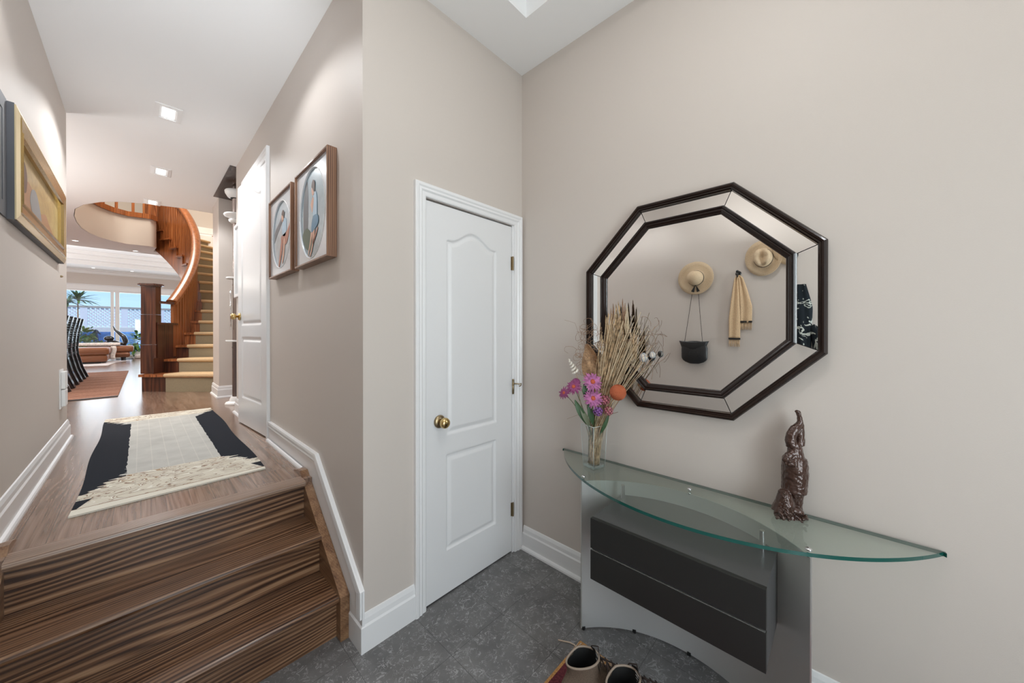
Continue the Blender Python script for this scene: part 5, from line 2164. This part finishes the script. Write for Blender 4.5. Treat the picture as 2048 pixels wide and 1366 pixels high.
# dark patterned coat further along, seen in the bevelled right border
def coat_mat():
    m = fabric('black_patterned_cloth', (.012, .016, .02), scale=200, var=.2)
    N = m.node_tree
    b = N.nodes['Principled BSDF']
    q = noise(N, coords(N), 13, 2, .5, 1.2)
    r = ramp(N, [(.0, (.010, .014, .018)), (.56, (.010, .014, .018)), (.575, (.45, .47, .42)), (.64, (.40, .42, .38)), (.655, (.012, .016, .02))])
    N.links.new(q, r.inputs[0])
    N.links.new(r.outputs[0], b.inputs['Base Color'])
    return m


CY = .075
wall_hook(CY + .03, 2.03, 'black coat hook above the dark patterned jacket')
jk = thing('patterned_jacket', 'black jacket with pale leafy pattern hanging on the entry wall, at the mirror right border', 'jacket', (WX, CY, 1.2))
bm = B()
rows = []
for i in range(17):
    u = i / 16
    z = 1.78 - .56 * u
    hw = .04 + .05 * min(1, u * 3) - .02 * u
    rows.append([Vector((WX + .05 + .04 * cos(2 * pi * k / 26) * min(1, .3 + u * 2) + .006 * sin(k * 1.7 + u * 3), CY + hw * sin(2 * pi * k / 26), z)) for k in range(26)])
quad_strip(bm, rows, closed_u=True, caps=True)
obj('jacket_body', bm, coat_mat(), jk, smooth=True)
bm = B()
tube(bm, [(WX + .05, CY - .07, 1.44), (WX + .05, CY - .10, 1.40), (WX + .05, CY - .12, 1.32), (WX + .05, CY - .12, 1.23)], [.025, .04, .045, .035], 14)
obj('sleeve', bm, coat_mat(), jk, smooth=True)
bm = B(); tube(bm, [(WX + .02, CY + .02, 1.78), (WX + .035, CY + .03, 2.03), (WX + .03, CY + .04, 1.78)], .003, 6)
obj('hanging_loop', bm, M['blackband'], jk)

# ================================================ living room beyond the hall
M['tanrug'] = fabric('rust_tan_rug', (.25, .125, .085), scale=60, var=.25)
M['leather'] = mat('tan_leather', (.20, .068, .024), .42, coat=.2, bump=.3, bscale=20)
M['whitefur'] = fabric('white_fleece', (.72, .66, .62), scale=40, var=.25)
M['chairblack'] = mat('black_lacquered_wood', (.012, .012, .014), .18, coat=.7)

r = thing('dining_rug', 'rust tan woven rug under the black dining chairs', 'rug', (-1.2, 8.8, FZ))
bm = B()
extrude_poly(bm, [(-.195, 6.64, FZ + .001), (-.168, 10.9, FZ + .001), (-3.4, 11.2, FZ + .001), (-3.4, 6.9, FZ + .001), (-.60, 6.60, FZ + .001)], (0, 0, .008))
obj('rug_field', bm, M['tanrug'], r)
bm = B()
for i in range(9):
    y = 6.9 + .45 * i
    box(bm, -3.38, -.19, y, y + .03, FZ + .009, FZ + .0105)
obj('stripes', bm, fabric('dark_rust_stripe', (.22, .10, .065), scale=60), r)
bm = B(); sweep_shape(bm, [(-.60, 6.60, FZ + .005), (-.195, 6.64, FZ + .005)], [(-.015, -.004), (-.015, .006), (.015, .006), (.015, -.004)])
obj('dark_binding', bm, M['black'], r)


def dining_chair():
    root = thing('dining_chair', 'x', 'chair', (0, 0, 0), 'row of black ladder back dining chairs')
    # chair faces -x (toward the table); back is at +x
    for sy in (-1, 1):
        bm = B()
        pts = [(.14, sy * .20, 0), (.075, sy * .20, .20), (.03, sy * .20, .42), (.02, sy * .20, .55), (.04, sy * .20, .80), (.085, sy * .20, 1.04)]
        sweep_shape(bm, pts, [(-.014, -.03), (-.014, .03), (.014, .03), (.014, -.03)], (1, 0, 0))
        obj('rear_leg', bm, M['chairblack'], root)
        bm = B()
        sweep_shape(bm, [(-.46, sy * .20, 0), (-.42, sy * .20, .42)], [(-.016, -.02), (-.016, .02), (.016, .02), (.016, -.02)], (1, 0, 0))
        obj('front_leg', bm, M['chairblack'], root)
    bm = B(); box(bm, -.44, .03, -.22, .22, .42, .47, .012)
    obj('seat', bm, M['chairblack'], root)
    for k in range(13):
        z = .56 + .036 * k
        x = .02 + .065 * max(0, (z - .55) / .49) ** 1.4
        bm = B(); box(bm, x - .006, x + .006, -.20, .20, z, z + .016, .002)
        obj('back_slat', bm, M['chairblack'], root)
    return root


c0 = dining_chair()
ys = [7.72, 8.20, 8.68, 9.16, 9.62]
labs = ['nearest black dining chair, partly behind the end of the left hall wall', 'second black dining chair from the hall wall', 'middle black dining chair of the row on the rust rug', 'second farthest black dining chair of the row', 'farthest black dining chair, its leg standing free on the rust rug']
for i, y in enumerate(ys):
    if i:
        dup(c0, (-.80, y, FZ + .009), 0, labs[i])
c0.location = (-.80, ys[0], FZ + .009)
c0['label'] = labs[0]

# lounge sofa of two leather blocks


def cushion(bm, x0, x1, y0, y1, z0, z1, b_=.06):
    box(bm, x0, x1, y0, y1, z0, z1, b_, 4)


sf = thing('leather_lounger', 'tan leather double cushioned ottoman nearest in the living room, left one', 'sofa', (-.95, 14.3, FZ))
bm = B(); cushion(bm, -1.5, -.58, 13.9, 14.9, FZ + .05, FZ + .24, .09)
obj('base_cushion', bm, M['leather'], sf, smooth=True)
bm = B(); cushion(bm, -1.5, -.55, 13.88, 14.92, FZ + .23, FZ + .42, .09)
obj('top_cushion', bm, M['leather'], sf, smooth=True)
bm = B(); box(bm, -1.4, -.7, 14.0, 14.8, FZ + .012, FZ + .06)
obj('plinth', bm, M['black'], sf)
sf2 = thing('leather_lounger', 'tan leather ottoman behind and to the right, in front of the terrace window', 'sofa', (-.45, 15.3, FZ))
bm = B(); cushion(bm, -1.0, -.20, 14.98, 15.7, FZ + .10, FZ + .26, .09)
obj('base_cushion', bm, M['leather'], sf2, smooth=True)
bm = B(); cushion(bm, -1.05, -.13, 14.96, 15.75, FZ + .25, FZ + .43, .085)
obj('top_cushion', bm, M['leather'], sf2, smooth=True)
for x, y in ((-.85, 15.1), (-.35, 15.1), (-.35, 15.6)):
    bm = B(); tube(bm, [(x, y, FZ + .001), (x, y, FZ + .12)], [.03, .04], 12)
    obj('foot', bm, M['black'], sf2)
bm = B()
cushion(bm, -1.36, -.40, 14.96, 15.5, FZ + .44, FZ + .52, .035)
o = obj('white_throw', bm, M['whitefur'], origin=(-.8, 15.2, FZ + .44), smooth=True)
tag(o, 'long white fleece throw lying on top of the tan leather ottomans', 'throw')
bm = B()
rows = []
for i in range(10):
    u = i / 9
    rows.append([Vector((-.52 + .015 * sin(u * 6) + .05 * s, 14.93 - .02 * u - .01, FZ + .43 - .36 * u)) for s in (-1, -.3, .3, 1)])
quad_strip(bm, rows)
o = obj('pale_scarf_throw', bm, M['whitefur'], origin=(-.52, 14.95, FZ + .1), smooth=True)
o.modifiers.new('s', 'SOLIDIFY').thickness = .015
tag(o, 'narrow white throw hanging down between the two leather ottomans', 'throw')
bm = B(); extrude_poly(bm, [(-3.4, 13.2, FZ + .001), (-.55, 13.0, FZ + .001), (-.45, 14.2, FZ + .001), (-.2, 15.0, FZ + .001), (-3.4, 15.6, FZ + .001)], (0, 0, .009))
o = obj('pale_rug', bm, fabric('pale_grey_rug', (.52, .48, .48), scale=60), origin=(-1.5, 14, FZ))
tag(o, 'pale grey rug under the leather ottomans in the living room', 'rug')
bm = B(); cushion(bm, -.12, .35, 15.9, 16.35, FZ + .001, FZ + .12, .05)
o = obj('white_floor_cushion', bm, M['whitefur'], origin=(.1, 16.1, FZ), smooth=True)
tag(o, 'white floor cushion in front of the terrace window beside the newel post', 'cushion')

# swan shaped black rocking sculpture
sw = thing('curved_sculpture', 'black swan-like curved sculpture behind the ottomans by the window', 'sculpture', (-.5, 15.9, FZ))


def wpt(px, py, Y):
    xr = (px - 1024) / 701.6
    dx, dy = .7274 + .6863 * xr, .6863 - .7274 * xr
    t_ = Y / dy
    return Vector((dx * t_, Y, H - (py - 665.7) / 701.6 * t_))


P = [(226, 652, .012), (230, 660, .03), (238, 666, .055), (247, 673, .075), (251, 682, .085), (249, 688, .07), (240, 687, .06), (230, 683, .045), (220, 682, .04), (214, 684, .035)]
bm = B()
pts = [wpt(a, b_, 15.95) for a, b_, c_ in P]
tube(bm, pts, [c_ for a, b_, c_ in P], 12, up=(0, 1, 0), flat=.8)
obj('curved_body', bm, M['chairblack'], sw, smooth=True)
bm = B(); ball(bm, wpt(218, 677, 15.95), .105, 3, (1, .6, .75))
obj('round_head', bm, M['chairblack'], sw, smooth=True)
bm = B(); z_ = pts[5].z
tube(bm, [(pts[5].x, 15.95, FZ + .02), (pts[5].x, 15.95, z_)], .03, 10); lathe(bm, [(0, 0), (.18, 0), (.18, .02), (0, .02)], (pts[5].x, 15.95, FZ), sides=24)
obj('stand', bm, M['black'], sw)

# plants


def leafy(name, label, cat, base, crown, n, R, lw, ll, m1, m2, pot=None, spiky=False, seed=1):
    rnd = random.Random(seed)
    t = thing(name, label, cat, base)
    bm, bm2 = B(), B()
    C_ = Vector(crown)
    for k in range(n):
        d = Vector((rnd.gauss(0, 1), rnd.gauss(0, 1), rnd.gauss(0, 1))).normalized()
        if spiky:
            d.z = abs(d.z) * .9 + .02
            d.normalize()
            s = C_
        else:
            s = C_ + Vector((d.x * R[0], d.y * R[0], d.z * R[1])) * rnd.uniform(.3, 1)
        L = ll * rnd.uniform(.7, 1.2)
        side = d.cross(Vector((0, 0, 1)))
        if side.length < .1:
            side = Vector((1, 0, 0))
        side.normalize()
        rows = []
        for i in range(5):
            u = i / 4
            p = s + d * (L * u) - Vector((0, 0, (.35 if spiky else .3) * L * u * u))
            wv = lw * sin(pi * (.12 + .85 * u))
            rows.append([p + side * wv, p + Vector((0, 0, -.2 * wv)), p - side * wv])
        quad_strip(bm if rnd.random() < .7 else bm2, rows)
    f = obj('foliage', bm, m1, t)
    obj('pale_foliage', bm2, m2, t)
    bm = B()
    tube(bm, [base, Vector(base).lerp(C_, .5), C_], [.03, .022, .012], 8)
    obj('stem', bm, M['brownpod'], t, smooth=True)
    if pot:
        bm = B(); lathe(bm, [(0, 0), (pot * .75, 0), (pot, pot * 1.6), (pot * .9, pot * 1.6), (pot * .85, pot * 1.4), (0, pot * 1.4)], base, sides=24)
        obj('pot', bm, M['white'], t, smooth=True, auto=40)
    return t


M['lg'] = mat('fresh_green_leaf', (.12, .24, .05), .5)
M['yg'] = mat('yellow_green_leaf', (.36, .38, .10), .5)
M['dg'] = mat('deep_green_leaf', (.05, .13, .04), .5)
M['reddish'] = mat('red_brown_leaf', (.34, .13, .08), .5)
p = wpt(275, 688, 16.3)
leafy('potted_plant', 'green leafy potted plant beside the newel post by the terrace window', 'plant', (p.x, 16.3, FZ), (p.x, 16.3, p.z + .05), 110, (.22, .36), .04, .16, M['lg'], M['dg'], pot=.14, seed=3)

# ================================================ terrace outside
OZ = .40
M['paver'] = mat('pale_terrace_paving', (.55, .55, .56), .6)
M['lattice'] = mat('white_lattice', (.78, .78, .80), .5)
M['stucco'] = mat('white_stucco', (.74, .72, .69), .8)
M['bluetarp'] = fabric('blue_pool_cover', (.12, .30, .66), scale=8, var=.2)
bm = B(); box(bm, -14, 14, 16.9, 40, OZ - .1, OZ)
struct('ground', bm, M['paver'])
fn = thing('lattice_fence', 'white lattice fence panels on a white parapet across the terrace', 'fence', (-.5, 20.6, OZ))
bm = B(); box(bm, -8, 8, 20.50, 20.72, 1.40, 1.60, .01)
obj('parapet', bm, M['stucco'], fn)
bm = B(); box(bm, -8, 8, 20.52, 20.70, OZ, 1.40)
obj('lower_wall', bm, M['stucco'], fn)
for i in range(-6, 7):
    x = -.42 + 1.02 * i
    bm = B(); box(bm, x - .09, x + .09, 20.54, 20.64, 1.60, 2.38, .005)
    obj('fence_post', bm, M['lattice'], fn)
x = -.42 - 1.02 * 6
for i in range(12):
    bm = B()
    xa, xb, za, zb_ = x + .09, x + .93, 1.62, 2.33
    s = .115
    n = int((xb - xa + zb_ - za) / s) + 1
    for k in range(n):
        c = k * s
        for sg in (1, -1):
            pts = []
            if sg == 1:
                a = (xa + max(0, c - (zb_ - za)), za + min(c, zb_ - za)); b_ = (xa + min(c, xb - xa), za + max(0, c - (xb - xa)))
            else:
                a = (xb - max(0, c - (zb_ - za)), za + min(c, zb_ - za)); b_ = (xb - min(c, xb - xa), za + max(0, c - (xb - xa)))
            if abs(a[0] - b_[0]) < .01:
                continue
            sweep_shape(bm, [(a[0], 20.585 + .008 * sg, a[1]), (b_[0], 20.585 + .008 * sg, b_[1])], [(-.006, -.020), (-.006, .020), (.006, .020), (.006, -.020)], (0, 0, 1))
    obj('lattice_panel', bm, M['lattice'], fn)
    x += 1.02
bm = B(); box(bm, -8, 8, 20.53, 20.65, 2.33, 2.40, .004)
obj('top_rail', bm, mat('weathered_rail', (.42, .38, .33), .7), fn)
bm = B(); box(bm, -4.5, 4.5, 19.4, 20.2, OZ, 1.42, .08, 4)
o = obj('pool_cover', bm, M['bluetarp'], origin=(0, 19.8, OZ), smooth=True, auto=40)
tag(o, 'bright blue covered pool edge behind the plants on the terrace', 'pool cover')
for i, (px, py, Y, l, n, R, a, b2) in enumerate([
    (172, 668, 18.7, 'yellow green shrub at the left on the terrace', 200, (.26, .22), 'lg', 'yg'),
    (168, 686, 18.2, 'low green and red leaved shrub below the yellow green one on the terrace', 200, (.34, .16), 'lg', 'yg'),
    (205, 690, 18.0, 'low red brown flowering shrub behind the ottomans on the terrace', 110, (.30, .07), 'reddish', 'lg')]):
    p = wpt(px, py, Y)
    leafy('terrace_shrub', l, 'shrub', (p.x, Y, OZ), (p.x, Y, p.z), n, R, .035, .13, M[a], M[b2], seed=10 + i)
for i, (px, py, Y, ll, l) in enumerate([(156, 600, 18.4, .62, 'spiky green palm crown high at the left window on the terrace'), (134, 606, 18.9, .55, 'second spiky palm crown, half behind the end of the hall wall')]):
    p = wpt(px, py, Y)
    leafy('palm', l, 'palm', (p.x, Y, OZ), (p.x, Y, p.z), 46, (.0, .0), .034, ll, M['dg'], M['lg'], spiky=True, seed=30 + i)

# small garden figure, body as one skinned surface
p = wpt(192, 684, 18.9)
me = bpy.data.meshes.new('garden_figure')
vv = [(0, 0, .22), (0, 0, .32), (0, 0, .42), (0, .0, .50), (-.05, 0, .40), (-.10, .02, .30), (.05, 0, .40), (.11, .02, .33), (-.035, 0, .12), (-.04, 0, 0), (.035, 0, .12), (.05, 0, 0)]
ee = [(0, 1), (1, 2), (2, 3), (2, 4), (4, 5), (2, 6), (6, 7), (0, 8), (8, 9), (0, 10), (10, 11)]
me.from_pydata(vv, ee, [])
fig = bpy.data.objects.new('garden_figure', me)
COL.objects.link(fig)
fig.location = (p.x, 18.9, 1.0)
skm = fig.modifiers.new('skin', 'SKIN')
fig.modifiers.new('sub', 'SUBSURF').levels = 1
for i, rr in enumerate((.06, .05, .045, .045, .026, .02, .026, .02, .032, .026, .032, .026)):
    me.skin_vertices[0].data[i].radius = (rr, rr)
me.skin_vertices[0].data[0].use_root = True
me.materials.append(mat('dark_blue_figure', (.03, .05, .14), .5))
tag(fig, 'small dark blue garden figure standing on a pedestal on the terrace', 'figurine')
bm = B(); box(bm, p.x - .10, p.x + .10, 18.8, 19.0, OZ, 1.0, .01)
tag(obj('figure_pedestal', bm, M['stucco'], origin=(p.x, 18.9, OZ)), 'plain white pedestal under the small blue garden figure', 'pedestal')
